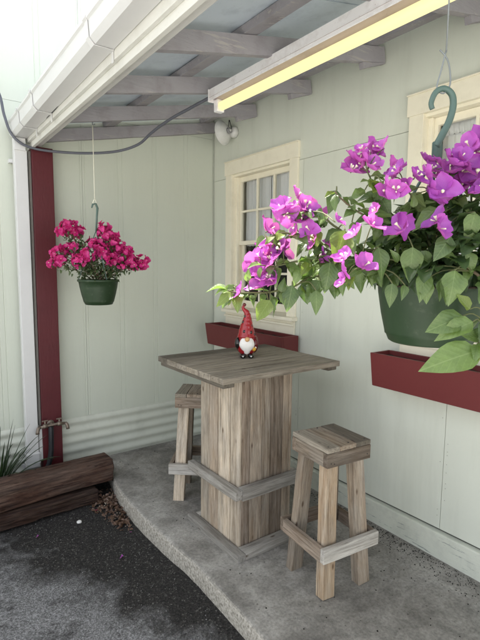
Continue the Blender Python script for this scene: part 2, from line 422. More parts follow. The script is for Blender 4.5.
# concrete porch slab with a slightly wavy, rounded front edge and a fall towards the yard
edge = spline([Vector((x, y, 0)) for x, y in [(-1.14, .02), (-1.16, -.25), (-1.215, -.55), (-1.235, -.80), (-1.238, -1.05), (-1.225, -1.35), (-1.205, -1.65), (-1.205, -1.95), (-1.212, -2.2), (-1.225, -2.6), (-1.245, -3.2), (-1.25, -6.0)]], 8)
def slab_bm():
    bm = bmesh.new(); fall = lambda y: .012*min(y, 0)
    rows = [(.02, 0.0, None), (-.0, .0, 0), (.0, -.006, 1)]
    off = [(0.30, 0), (.022, 0), (.009, -.003), (.002, -.011), (0, -.024), (-.004, -.075), (.004, -.16)]
    strips = []
    for (ox, oz) in off:
        r = []
        for i, p in enumerate(edge):
            wv = noise.noise(Vector((p.x*3, p.y*9, oz*30)))*.005 if ox < .02 else 0
            r.append(bm.verts.new((p.x+ox+wv, p.y, fall(p.y)+oz+(noise.noise(Vector((p.x*5, p.y*14, 7)))*.003 if ox < .02 else 0))))
        strips.append(r)
    inner = [bm.verts.new((.06, p.y, fall(p.y))) for p in edge]
    strips.insert(0, inner)
    for a, b in zip(strips[:-1], strips[1:]):
        for i in range(len(edge)-1): bm.faces.new((a[i], a[i+1], b[i+1], b[i]))
    return bm
kind(bm_obj('concrete_porch_slab', slab_bm(), M_conc, smooth=True), 'structure')

# ---- walls
GAP = .0015
def wall_cells(rects, holes, nx, nz):
    return rects
def panel(y0, y1, z0, z1, holes, parent, name='siding_panel'):
    """flat sheet on the plane x=0 facing -X, with openings cut out"""
    ys = sorted({y0+GAP, y1-GAP} | {h for a, b, c, d in holes for h in (a, b) if y0 < h < y1})
    zs = sorted({z0+GAP, z1-GAP} | {h for a, b, c, d in holes for h in (c, d) if z0 < h < z1})
    geo = []
    cx, cy, cz = 0, (y0+y1)/2, (z0+z1)/2
    bm = bmesh.new(); vd = {}
    def V(y, z): 
        k = (round(y, 4), round(z, 4))
        if k not in vd: vd[k] = bm.verts.new((0, y-cy, z-cz))
        return vd[k]
    for i in range(len(ys)-1):
        for j in range(len(zs)-1):
            my, mz = (ys[i]+ys[i+1])/2, (zs[j]+zs[j+1])/2
            if any(a < my < b and c < mz < d for a, b, c, d in holes): continue
            bm.faces.new((V(ys[i], zs[j]), V(ys[i], zs[j+1]), V(ys[i+1], zs[j+1]), V(ys[i+1], zs[j])))
    if not bm.faces: bm.free(); return
    r = bmesh.ops.extrude_face_region(bm, geom=bm.faces[:])
    for e in r['geom']:
        if isinstance(e, bmesh.types.BMVert): e.co.x += .011
    return bm_obj(name, bm, M_wall, parent, Matrix.Translation((0, cy, cz)))

WIN = [(-.325, -1.087, 1.245, 2.44), (-2.205, -2.965, 1.245, 2.495)]      # openings: y far, y near, z low, z high
holes = [(b, a, c, d) for a, b, c, d in WIN]
sidewall = thing('house_wall', (0, -3, 0), 'pale sage green panelled house wall with two cream windows behind the table', 'wall')
seams = [0, -1.222, -2.432, -3.652, -4.872, -6.1]
for a, b in zip(seams[:-1], seams[1:]):
    panel(b, a, .134, 2.423, holes, sidewall)
panel(-6.1, 0, 2.423, 3.25, holes, sidewall)
# backing behind the joints, coloured dark to stand in for gap shade
bk = []
for (ya, yb, za, zb) in [(-6.1, -2.965, -.1, 3.25), (-2.205, -1.087, -.1, 3.25), (-.325, .12, -.1, 3.25), (-2.965, -2.205, -.1, 1.245), (-2.965, -2.205, 2.495, 3.25), (-1.087, -.325, -.1, 1.245), (-1.087, -.325, 2.44, 3.25)]:
    bk.append(([(x, y, z) for x in (.0125, .20) for y in (ya, yb) for z in (za, zb)], [(0, 1, 3, 2), (4, 6, 7, 5), (0, 4, 5, 1), (2, 3, 7, 6), (0, 2, 6, 4), (1, 5, 7, 3)]))
V, F = join_geo(bk); py_obj('wall_core', V, F, plain('shade_dark_backing', (.10, .105, .09), .8), sidewall)
# baseboard
for ya, yb in ((-2.9, -.004), (-6.1, -2.904)):
    prism('baseboard', [(.010, -.06), (-.030, -.06), (-.030, .118), (-.026, .122), (.010, .124)], 'y', ya, yb, M_base, sidewall, .0015)

M_glass, nt, b = newmat('old_window_glass')
tr_ = nt.nodes.new('ShaderNodeBsdfTransparent'); tr_.inputs[0].default_value = (.93, .95, .94, 1); gl_ = nt.nodes.new('ShaderNodeBsdfGlossy'); gl_.inputs['Roughness'].default_value = .03
fr_ = nt.nodes.new('ShaderNodeFresnel'); fr_.inputs[0].default_value = 1.5; mx_ = nt.nodes.new('ShaderNodeMixShader')
nt.links.new(fr_.outputs[0], mx_.inputs[0]); nt.links.new(tr_.outputs[0], mx_.inputs[1]); nt.links.new(gl_.outputs[0], mx_.inputs[2]); nt.links.new(mx_.outputs[0], nt.nodes['Material Output'].inputs[0])
M_curt, nt, b = newmat('sheer_grey_white_curtain')
vv = coords(nt, 'World'); cc = mix(nt, noise_n(nt, vv, 300, 2), (.90, .90, .91), (.94, .94, .95)); setc(nt, b, cc, .9, .1)
tl = nt.nodes.new('ShaderNodeBsdfTranslucent'); tl.inputs[0].default_value = (.7, .7, .72, 1); ms = nt.nodes.new('ShaderNodeMixShader'); ms.inputs[0].default_value = .03
nt.links.new(b.outputs[0], ms.inputs[1]); nt.links.new(tl.outputs[0], ms.inputs[2]); nt.links.new(ms.outputs[0], nt.nodes['Material Output'].inputs[0])

def window(idx):
    ya, yb, z0, z1 = WIN[idx]                                     # ya > yb
    gparts = []
    for (a, b_, c, d, e, f) in ((-.022, -.001, ya, ya+.092, z0, z1), (-.022, -.001, yb-.092, yb, z0, z1), (-.026, -.001, yb-.098, ya+.105, z1, z1+.112), (-.034, -.001, yb-.10, ya+.107, z1+.112, z1+.120)):
        gparts.append(([(x, y-(ya+yb)/2, z-z0) for x in (a, b_) for y in (c, d) for z in (e, f)], [(0, 1, 3, 2), (4, 6, 7, 5), (0, 4, 5, 1), (2, 3, 7, 6), (0, 2, 6, 4), (1, 5, 7, 3)]))
    V, F = join_geo(gparts)
    w = py_obj('window', V, F, M_cream, sidewall, Matrix.Translation((0, (ya+yb)/2, z0)), recalc=True)
    bv = w.modifiers.new('bevel', 'BEVEL'); bv.width = .002; bv.segments = 2
    # jambs and stops
    for s, y in ((1, ya), (-1, yb)):
        box('jamb', -.001, .16, y-.0005 if s > 0 else y-.015, y+.015 if s > 0 else y+.0005, z0, z1, M_cream, w, .001)
        box('stop', .028, .052, (y-.026) if s > 0 else y, y if s > 0 else y+.026, z0, z1-.02, M_cream, w, .002)
    box('head_jamb', -.001, .16, yb, ya, z1-.018, z1, M_cream, w, .001)
    # sill and apron
    prism('sill', [(-.058, z0-.022), (-.058, z0+.004), (.16, z0+.026), (.16, z0-.022)], 'y', yb-.105, ya+.105, M_cream, w, .002)
    prism('apron', [(-.020, z0-.135), (-.020, z0-.0225), (-.001, z0-.0225), (-.001, z0-.135)], 'y', yb-.085, ya+.085, M_cream, w, .002)
    prism('apron_rail', [(-.038, z0-.062), (-.038, z0-.048), (-.0205, z0-.044), (-.0205, z0-.066)], 'y', yb-.085, ya+.085, M_cream, w, .001)
    zm = z0+ (1.845-1.245)
    def sash(x0, x1, za, zb, botw, topw, ncol, nrow):
        s = bpy.data.objects.new('sash', None); s.empty_display_size = .05
        # the sash is the sub-part mesh itself (stiles, rails and glazing bars joined)
        parts = []
        def bxg(a, b, c, d, xa=x0, xb=x1):
            parts.append(([(x, y, z) for x in (xa, xb) for y in (a, b) for z in (c, d)], [(0, 1, 3, 2), (4, 6, 7, 5), (0, 4, 5, 1), (2, 3, 7, 6), (0, 2, 6, 4), (1, 5, 7, 3)]))
        L, Rr = ya-.002, yb+.002; st = .045
        bxg(L-st, L, za, zb); bxg(Rr, Rr+st, za, zb)
        bxg(Rr+st, L-st, za, za+botw); bxg(Rr+st, L-st, zb-topw, zb)
        gw = (L-Rr-2*st); gh = zb-za-botw-topw
        for k in range(1, ncol):
            y = Rr+st+gw*k/ncol; bxg(y-.009, y+.009, za+botw, zb-topw, x0+.004, x1-.004)
        for k in range(1, nrow):
            z = za+botw+gh*k/nrow; bxg(Rr+st, L-st, z-.009, z+.009, x0+.0055, x1-.0055)
        V, F = join_geo(parts)
        bpy.data.objects.remove(s)
        py_obj('sash_frame', V, F, M_cream, w, recalc=True)
        for i in range(ncol):
            for j in range(nrow):
                a = Rr+st+gw*i/ncol+.009; b_ = Rr+st+gw*(i+1)/ncol-.009
                c = za+botw+gh*j/nrow+.009; d = za+botw+gh*(j+1)/nrow-.009
                xm = x0+.014
                py_obj('pane', [(xm, a-.004, c-.004), (xm, a-.004, d+.004), (xm, b_+.004, d+.004), (xm, b_+.004, c-.004)], [(0, 1, 2, 3)], M_glass, w)
    sash(.053, .083, zm-.018, z1-.020, .036, .042, 3, 2)          # upper sash
    sash(.086, .116, z0+.020, zm+.016, .065, .034, 3, 2)          # lower sash
    # curtain
    def curtain(y0, y1, za, zb, xx, folds, amp, name='curtain'):
        V = []; F = []; n = folds*10; rows = 14
        sx = random.uniform(0, 50)
        for j in range(rows+1):
            t = j/rows; z = zb+(za-zb)*t
            for i in range(n+1):
                u = i/n
                ph = u*folds*2*math.pi+.8*math.sin(u*7+sx)+.25*math.sin(t*3+u*9)
                x = xx+amp*math.sin(ph)*(.45+.55*t)+.004*noise.noise(Vector((u*9+sx, t*3, 0)))
                zz = z+(.008*abs(math.sin(ph/2)) if j == rows else 0)
                V.append((x, y0+(y1-y0)*u, zz))
        for j in range(rows):
            for i in range(n): a = j*(n+1)+i; F.append((a, a+1, a+n+2, a+n+1))
        return py_obj(name, V, F, M_curt, w, smooth=True)
    if idx == 0:
        curtain(ya-.03, (ya+yb)/2+.0, zm-.03, z1-.03, .124, 7, .007)
        curtain((ya+yb)/2-.0, yb+.03, zm-.03, z1-.03, .124, 8, .007)
    else:
        curtain(ya-.02, yb+.02, z1-.11, z1-.035, .140, 24, .007, 'curtain_heading')
        curtain(ya-.02, (ya+yb)/2, z0+.30, z1-.10, .155, 8, .012)
        curtain((ya+yb)/2, yb+.02, z0+.30, z1-.10, .158, 8, .012)
    # unlit room beyond
    V = [(x, y, z) for x in (.203, 1.4) for y in (yb-.3, ya+.3) for z in (z0-.3, z1+.2)]
    py_obj('dark_room', V, [(4, 6, 7, 5), (0, 4, 5, 1), (2, 3, 7, 6), (0, 2, 6, 4), (1, 5, 7, 3)], M_dark, w)
window(0); window(1)

# ---- porch end wall (plane y=0), grooved siding over a corrugated skirt
endwall = thing('siding_wall', (-1.2, 0, 0), 'pale sage green grooved siding end wall above corrugated metal skirt', 'wall')
def siding(x0, x1, z0, z1):
    prof = [(x0+.001, 0)]
    k0 = math.ceil((x0+1.25)/.31-.2)
    g = []
    for k in range(-40, 40):
        base = -1.25+.311*k
        for d in (0, .038):
            if x0+.012 < base+d < x1-.012: g.append(base+d)
    for x in sorted(g): prof += [(x-.004, 0), (x-.002, .0028), (x+.002, .0028), (x+.004, 0)]
    prof += [(x1-.001, 0), (x1-.001, .012), (x0+.001, .012)]
    c = (x0+x1)/2
    bm = bmesh.new(); n = len(prof)
    A = [bm.verts.new((p[0]-c, p[1], z0+.001-z0)) for p in prof]; B = [bm.verts.new((p[0]-c, p[1], z1-.001-z0)) for p in prof]
    for i in range(n): bm.faces.new((A[i], A[(i+1) % n], B[(i+1) % n], B[i]))
    bm.faces.new(A); bm.faces.new(B)
    return bm_obj('siding_panel', bm, M_siding, endwall, Matrix.Translation((c, 0, z0)))
xs = [0.0, -1.235, -2.455, -3.675, -4.895, -6.115]
for a, b in zip(xs[:-1], xs[1:]):
    siding(b, a, .385, 2.805); siding(b, a, 2.805, 4.3)
py_obj('wall_core', [(x, y, z) for x in (-6.2, .01) for y in (.0135, .2) for z in (-.14, 4.3)], [(0, 1, 3, 2), (4, 6, 7, 5), (0, 4, 5, 1), (2, 3, 7, 6), (0, 2, 6, 4), (1, 5, 7, 3)], plain('sheathing_board', (.30, .32, .27), .8), endwall)
box('flashing', -6.1, -.002, -.004, -.0005, .378, .392, M_skirt, endwall, .0005)
def corrug(x0, x1, y=-.002):
    V = []; F = []; n = 72; m = 14
    sx = random.uniform(0, 9)
    for j in range(n+1):
        z = -.06+(.386+.06)*j/n
        d = .013*(.5+.5*math.cos(2*math.pi*(z-.035)/.080))
        for i in range(m+1):
            x = x0+(x1-x0)*i/m
            dd = d*(1+.2*noise.noise(Vector((x*4+sx, z*6, 0))))+.003*noise.noise(Vector((x*3+sx, z*3, 4)))
            V.append((x, y-dd, z))
    for j in range(n):
        for i in range(m): a = j*(m+1)+i; F.append((a, a+1, a+m+2, a+m+1))
    o = py_obj('corrugated_sheet', V, F, M_skirt, endwall, smooth=True)
    return o
corrug(-.82, -.004); corrug(-1.29, -.80, -.0045); corrug(-1.88, -1.27, -.002); corrug(-2.5, -1.86, -.0045); corrug(-3.9, -2.48, -.002)
box('corner_bead', -.012, -.001, -.013, -.0015, .39, 2.99, plain('corner_caulk', (.40, .42, .36), .7), endwall, .003)

# ---- porch roof
roof = thing('porch_roof', (-.8, -2, 2.5), 'lean-to porch roof with faded mauve rafters under blue-grey sheets', 'roof')
SL = .212
def zr(x): return 2.862+SL*x                      # underside of the rafters
sa = math.atan(SL)
RY = [-.03, -.645, -1.275, -1.90, -2.535, -3.17, -3.8, -4.44, -5.07]
upv = Vector((-math.sin(sa), 0, math.cos(sa)))
for y in RY:
    p0 = Vector((-1.60, y, zr(-1.60))); p1 = Vector((-.003, y, zr(-.003)))
    o = board('rafter', p0+upv*.0445, p1+upv*.0445, .038, .089, upv, M_rafter, roof, .002, .002, 10)
    if y in (-1.275, -1.90, -.645, -2.535):
        prism('wedge_block', [(-.205, zr(-.205)-.001), (-.003, zr(-.003)-.001), (-.003, zr(-.003)-.006), (-.10, zr(-.1)-.020), (-.195, zr(-.2)-.036)], 'y', y-.017, y+.017, M_rafter, roof, .001)
for x in (-.12, -1.02):
    board('purlin', (x, -5.2, zr(x)+.1105/math.cos(sa)), (x, -.012, zr(x)+.1105/math.cos(sa)), .085, .038, upv, M_rafter, roof, .002, .002, 20)
ys_ = [-.005, -.93, -1.56, -2.22, -2.86, -3.5, -4.2, -5.25]
for k, (a, b) in enumerate(zip(ys_[:-1], ys_[1:])):
    dz = .131+(.004 if k % 2 else 0)
    p0 = Vector((-1.72, (a+b)/2, zr(-1.72)))+upv*(dz+.003); p1 = Vector((.15, (a+b)/2, zr(.15)))+upv*(dz+.003)
    board('roof_sheet', p0, p1, abs(a-b)+(.03 if k % 2 else 0), .003, upv, M_roof, roof, 0)
# header beam, inner board and outer fascia
box('header_beam', -1.609, -1.562, -5.2, -.004, 2.487, 2.520, M_fasciain, roof, .002)
box('header_beam', -1.606, -1.565, -5.2, -.004, 2.5202, 2.650, M_fasciain, roof, .002)
box('fascia_board', -1.632, -1.6095, -5.2, -.004, 2.468, 2.68, M_fascia, roof, .002)
box('fascia_board', -1.652, -1.6325, -5.2, -.004, 2.505, 2.70, M_fascia, roof, .002)

# ---- gutter
gut = thing('rain_gutter', (-1.7, -.03, 2.53), 'white box rain gutter with strap brackets along the porch roof edge', 'gutter')
gz = lambda y: 2.527-.010*y
def gutter_profile(g=0): return [(-1.655, .108+g), (-1.655, 0-g), (-1.735-g, 0-g), (-1.758-g, .022), (-1.762-g, .085), (-1.772-g, .092), (-1.772-g, .105+g)]
def gutter_bm(y0, y1, g=0, t=.003, n=2):
    outer = gutter_profile(g); inner = [(x+(.003 if x < -1.7 else -.003), max(z, .0+t-g)) for x, z in outer]
    loop = outer+list(reversed(inner)); V = []; F = []; m = len(loop)
    for y in (y0, y1):
        for x, z in loop: V.append((x, y, z+gz(y)))
    for i in range(m): F.append((i, (i+1) % m, m+(i+1) % m, m+i))
    F.append(tuple(range(m))); F.append(tuple(range(2*m-1, m-1, -1)))
    return V, F
V, F = gutter_bm(-5.2, -.055); py_obj('gutter_channel', V, F, M_white, gut, recalc=True)
for y in (-.40, -.78, -1.78, -2.9, -4.0):
    # joint sleeve and strap
    V, F = gutter_bm(y-.018, y+.018, .0055) if y in (-.78, -1.78) else gutter_bm(y-.013, y+.013, .0055)
    py_obj('gutter_bracket', V, F, M_white, gut, recalc=True)
    box('bracket_strap', -1.656, -1.6535, y-.011, y+.011, gz(y)-.05, gz(y)+.02, M_white, gut, .0008)
V, F = gutter_bm(-.40+.012, -.78-.018); 
prism('end_cap', gutter_profile(.003), 'y', -.055, -.045, M_white, gut)
# outlet
box('outlet', -1.745, -1.668, -.125, -.062, 2.44, 2.526, M_white, gut, .004)

# ---- downspout
dsp = thing('downspout', (-1.69, -.08, .1), 'white square downspout at the wall corner beside the red post', 'downspout')
box('pipe', -1.745, -1.658, -.115, -.052, .14, 2.446, M_white, dsp, .006, 0)
box('pipe_shoe', -1.749, -1.654, -.120, -.048, .085, .205, M_white, dsp, .006)
box('pipe_band', -1.753, -1.650, -.124, -.044, .186, .198, M_white, dsp, .002)
box('pipe_band', -1.753, -1.650, -.124, -.044, .118, .128, M_white, dsp, .002)
box('wall_strap', -1.768, -1.640, -.050, -.0015, 2.36, 2.385, M_white, dsp, .002)
box('side_pipe', -1.652, -1.612, -.10, -.05, .125, .385, M_white, dsp, .005)

# ---- red post
post = thing('porch_post', (-1.55, -.05, 0), 'dark red painted square wooden porch post beside the downspout', 'post')
box('post_shaft', -1.628, -1.478, -.105, -.016, -.05, 2.486, M_red, post, .005, .0015, 24)
box('trim_strip', -1.646, -1.6285, -.085, -.016, .40, 2.45, plain('grey_brown_strip', (.20, .19, .17), .7), post, .002)

# ---- faucet on the post
fc = thing('garden_faucet', (-1.555, -.14, .40), 'twin brass garden tap on the dark red post with black hose below', 'tap')
tube('pipe', [(-1.655, -.150, .405), (-1.60, -.150, .408), (-1.53, -.150, .412), (-1.465, -.148, .405)], .011, M_brass, fc, 10)
tube('inlet', [(-1.565, -.102, .41), (-1.565, -.150, .41)], .014, M_brass, fc, 10)
lathe('flange', [(.005, 0), (.028, 0), (.028, .006), (.012, .01)], None, M_brass, fc, 16, Matrix.Translation((-1.565, -.1055, .41)) @ Matrix.Rotation(R(90), 4, 'X'))
for x, dx in ((-1.655, -.012), (-1.465, .008)):
    tube('spout', [(x, -.15, .408), (x+dx, -.158, .400), (x+dx*1.6, -.165, .378), (x+dx*1.7, -.166, .362)], [.013, .013, .013, .0145], M_brass, fc, 10)
for x in (-1.615, -1.51):
    tube('valve_stem', [(x, -.15, .415), (x, -.15, .448)], .007, M_brass, fc, 8)
    box('handle', x-.022, x+.022, -.156, -.144, .446, .455, M_brass, fc, .003)
tube('valve_body', [(-1.63, -.15, .409), (-1.60, -.15, .409)], .017, M_brass, fc, 10)
tube('valve_body', [(-1.525, -.15, .411), (-1.495, -.15, .409)], .017, M_brass, fc, 10)
hs = tube('garden_hose', [(-1.575, -.155, .40), (-1.578, -.165, .33), (-1.585, -.17, .20), (-1.61, -.175, .10), (-1.66, -.19, .05), (-1.74, -.20, .035), (-1.85, -.19, .03)], .019, M_black, None, 12, 6)
tag(hs, 'black garden hose hanging down the red post behind the timbers', 'hose')

# ---- timbers, planting bed
def timber(nm, p0, p1, wd, h, par):
    p0, p1 = Vector(p0), Vector(p1); l = (p1-p0).length; bm = bmesh.new(); nx, nr = 150, 64; sd_ = random.uniform(0, 50)
    def ring(u, sc):
        out = []
        for k in range(nr):
            a = 2*math.pi*(k+.5)/nr; c_, s_ = math.cos(a), math.sin(a); e = 22
            q = (abs(c_)**e+abs(s_)**e)**(-1/e); y, z = c_*q*wd/2, s_*q*h/2; x = -l/2+l*u
            n1 = noise.noise(Vector((x*1.2, y*28+sd_, z*28)))*.0075+noise.noise(Vector((x*9, y*70, z*70+sd_)))*.0035
            wr = abs(noise.noise(Vector((x*.9+sd_, y*45, z*45)))); crack = -.009*max(0, 1-wr*14)
            f = sc*(1+(n1+crack)/(wd/2)); rx = noise.noise(Vector((y*30, z*30, sd_)))*.012 if u in (0, 1) else 0
            out.append(bm.verts.new((x+rx+(-.012 if u == 1 and sc > .95 else 0), y*f, z*f+noise.noise(Vector((x*1.1+sd_, 0, 0)))*.01)))
        return out
    rings = [ring(0, .5)]+[ring(i/nx, 1) for i in range(nx+1)]+[ring(1, .86), ring(1, .4)]
    for a, b_ in zip(rings[:-1], rings[1:]):
        for k in range(nr): bm.faces.new((a[k], a[(k+1) % nr], b_[(k+1) % nr], b_[k]))
    bm.faces.new(rings[0]); bm.faces.new(rings[-1])
    return bm_obj(nm, bm, M_tie, par, axes_M((p0+p1)/2, p1-p0, (0, 0, 1)))
t1 = timber('railway_timber', (-3.2, -.50, .078), (-1.20, -.365, .070), .19, .175, None)
tag(t1, 'long dark brown old railway timber, upper one of the two edging the bed', 'timber')
t2 = timber('railway_timber', (-3.2, -.525, -.062), (-1.34, -.425, -.078), .17, .10, None)
tag(t2, 'lower dark timber half sunk in the asphalt under the upper timber', 'timber')
def bed_bm():
    bm = bmesh.new(); g = []
    for j in range(13):
        row = []
        for i in range(60):
            x = -4.1+i*(2.92/59); y = -.46+.455*j/12
            row.append(bm.verts.new((x, y, .0+.018*noise.noise(Vector((x*9, y*9, 0)))+.012*noise.noise(Vector((x*25, y*25, 0)))-(.04 if x > -1.22 else 0))))
        g.append(row)
    for j in range(12):
        for i in range(59): bm.faces.new((g[j][i], g[j][i+1], g[j+1][i+1], g[j+1][i]))
    return bm
kind(bm_obj('planting_bed', bed_bm(), M_soil, smooth=True), 'structure')

# nail heads in the panels
nv = []; 
for _k in range(70):
    y = random.choice([-1.222, -2.432, -3.652])+random.choice((-.02, .02)); z = random.uniform(.16, 2.38)
    if any(b-.12 < y < a+.12 and c-.16 < z < d+.13 for a, b, c, d in WIN): continue
    nv.append(tube_geo([(-.0012, y, z), (.001, y, z)], .0024, 7))
V, F = join_geo(nv); o = py_obj('nail_heads', V, F, plain('painted_nail_head', (.33, .33, .27), .6), sidewall); o['kind'] = 'stuff'

# ================================================================ OBJECTS
# ---- bar table
FL = lambda y: .012*y
tz = FL(-1.5)
TX0, TX1, TY0, TY1, TZ = -1.136, -.262, -1.872, -1.115, 1.060
tbl = thing('bar_table', (-.77, -1.54, tz), 'tall square weathered board table with boxed pedestal on the porch slab', 'table')
nb = 6; bw = (TY1-TY0)/nb
for k in range(nb):
    a = TY0+k*bw; 
    ov = random.uniform(-.006, .006)
    box('top_plank', TX0+.0+ov*.5, TX1+ov, a+.0016, a+bw-.0016, TZ-.033-random.uniform(0, .002), TZ-random.uniform(0, .0022), M_woodtop, tbl, .0025, .0012, 24)
box('end_batten', TX0+.012, TX0+.085, TY0+.02, TY1-.02, TZ-.060, TZ-.0365, M_woodtop, tbl, .003, .001, 10)
box('end_batten', TX1-.085, TX1-.012, TY0+.02, TY1-.02, TZ-.060, TZ-.0365, M_woodtop, tbl, .003, .001, 10)
PX0, PX1, PY0, PY1 = -.948, -.548, -1.752, -1.335
def vboards(axis, fixed, lo, hi, cuts, mats, z0, z1, out):
    e = [lo]+[lo+(hi-lo)*c for c in cuts]+[hi]
    for i in range(len(e)-1):
        a, b = e[i]+.0016, e[i+1]-.0016; j = random.uniform(0, .006)
        m = mats[i % len(mats)]
        if axis == 'x': box('side_board', a, b, min(fixed, fixed+out)+ (j if out > 0 else 0), max(fixed, fixed+out)-(j if out < 0 else 0), z0, z1, m, tbl, .003, .0012, 16)
        else: box('side_board', min(fixed, fixed+out)+(j if out > 0 else 0), max(fixed, fixed+out)-(j if out < 0 else 0), a, b, z0, z1, m, tbl, .003, .0012, 16)
zb0, zb1 = tz+.003, TZ-.037
vboards('y', PX0, PY0, PY1, [.22, .52, .76], [M_woodlit, M_woodlit, M_wood, M_woodlit], zb0, zb1, .022)  # left face brightened by paler boards, as the light falls on it
vboards('y', PX1, PY0, PY1, [.3, .62], [M_wood], zb0, zb1, -.022)
vboards('x', PY0+.0, PX0+.0225, PX1-.0225, [.17, .42, .60, .86], [M_wooddark, M_wood, M_wood, M_wooddark, M_wood], zb0, zb1, .022)
vboards('x', PY1, PX0+.0225, PX1-.0225, [.3, .6], [M_wood], zb0, zb1, -.022)
box('apron_cleat', PX0-.03, PX0-.002, PY0+.05, PY1-.05, TZ-.080, TZ-.0605, M_wood, tbl)
# foot rails (flat 2x4s standing off the box) and base trim
rz0, rz1 = .312, .378
box('foot_rail', PX0-.052, PX0-.004, PY0-.050, PY1+.075, rz0+.012, rz1, M_woodgrey, tbl, .006, .0015, 14)
box('foot_rail', PX1+.004, PX1+.046, PY0-.002, PY1+.075, rz0+.006, rz1-.004, M_woodgrey, tbl, .005, .0015, 14)
box('foot_rail', PX0-.003, PX1+.045, PY0-.050, PY0-.004, rz0, rz1+.004, M_woodgrey, tbl, .005, .0015, 14)
box('foot_rail', PX0-.004, PX1+.003, PY1+.004, PY1+.046, rz0, rz1-.004, M_woodgrey, tbl, .005, .0015, 14)
box('base_trim', PX0-.060, PX0-.003, PY0-.085, PY1+.07, tz-.008, tz+.036, M_woodgrey, tbl, .005, .0015, 14)
box('base_trim', PX0-.0025, PX1+.06, PY0-.085, PY0-.003, tz-.010, tz+.033, M_woodgrey, tbl, .005, .0015, 14)
box('base_trim', PX1+.003, PX1+.06, PY0-.002, PY1+.07, tz-.008, tz+.034, M_woodgrey, tbl, .005, .0015, 14)
box('base_trim', PX0-.0025, PX1+.0025, PY1+.003, PY1+.06, tz-.008, tz+.034, M_woodgrey, tbl, .005, .0015, 14)

# ---- stools
M_nail = plain('dark_nail_head', (.03, .025, .022), .6)
def make_stool(name, label):
    t = thing(name, (0, 0, 0), label, 'stool', 'rough board bar stools')
    H, S, h2 = .782, .288, .144
    # seat planks, run along local Y, one cracked
    e = [-.5, -.22, .16, .5]
    for i in range(3):
        box('seat_plank', e[i]*S+.001, e[i+1]*S-.001, -h2, h2, H-.026+.0005*i, H-.0015*(i % 2), M_woodtop if i != 1 else M_wood, t, .004, .0018, 14)
    az0, az1 = H-.100, H-.0265
    box('apron_board', -h2, h2, -h2-.001, -h2+.030, az0, az1, M_wooddark, t, .003, .0012, 10)
    box('apron_board', -h2, h2, h2-.030, h2+.001, az0, az1, M_wooddark, t, .003, .0012, 10)
    box('apron_board', -h2-.001, -h2+.030, -h2+.031, h2-.031, az0, az1+.0, M_wood, t, .003, .0012, 10)
    box('apron_board', h2-.030, h2+.001, -h2+.031, h2-.031, az0, az1+.0, M_wood, t, .003, .0012, 10)
    k = 0
    for sx in (-1, 1):
        for sy in (-1, 1):
            top = Vector((sx*(h2-.060), sy*(h2-.060), H-.034)); bot = Vector((sx*(h2-.022), sy*(h2-.012), .0005))
            m = [M_wood, M_wood, M_wood, M_wood][k]
            if (sx, sy) == (-1, -1): m = M_leg
            o = board('leg', bot, top, .076, .050 if k % 2 else .056, (0, 1, 0), m, t, .004, .0018, 16); k += 1
    # stretchers wrap the outside of the legs
    r0, r1, q = .218, .290, h2+.016
    box('stretcher', -q-.024, q+.024, -q-.026, -q+.002, r0, r1, M_woodgrey, t, .003, .0015, 10)
    box('stretcher', -q-.024, q+.024, q-.002, q+.026, r0, r1, M_wooddark, t, .003, .0015, 10)
    box('stretcher', -q-.026, -q+.002, -q+.003, q-.003, r0-.002, r1-.003, M_wooddark, t, .003, .0015, 10)
    box('stretcher', q-.002, q+.026, -q+.003, q-.003, r0-.002, r1-.003, M_wooddark, t, .003, .0015, 10)
    V = []; F = []
    for x, y in ((-.12, -.12), (.12, -.12), (-.12, .12), (.12, .12), (.01, -.12), (.01, .125), (.06, -.03)):
        v, f = tube_geo([(x, y, H-.004), (x, y, H+.0012)], .0045, 8); o = len(V); V += v; F += [tuple(i+o for i in q_) for q_ in f]
    for x, z in ((-.12, .705), (.12, .71), (-.1, .70)):
        v, f = tube_geo([(x, -h2-.0022, z), (x, -h2-.0002, z)], .0035, 8); o = len(V); V += v; F += [tuple(i+o for i in q_) for q_ in f]
    py_obj('nail', V, F, M_nail, t)
    return t
M_leg = wood('orange_brown_board', (.13, .08, .045), (.33, .225, .135), (.50, .40, .29), .5)
st1 = make_stool('bar_stool', 'square weathered board stool with an orange-brown front leg, between table and house wall')
st1.matrix_world = Matrix.Translation((-.656, -2.176, FL(-2.2)-.001)) @ Matrix.Rotation(R(-5.9), 4, 'Z')
st2 = copy_tree(st1)
st2['label'] = 'weathered stool half hidden behind the table pedestal, near the end wall'
st2.matrix_world = Matrix.Translation((-.752, -.985, FL(-1.0)-.014)) @ Matrix.Rotation(R(-40), 4, 'Z')
for c in st2.children:
    if c.name.startswith('leg') and c.data.materials[0] == M_leg:
        c.data = c.data.copy(); c.data.materials[0] = M_woodlit  # far leg gets the brighter, light-facing tone

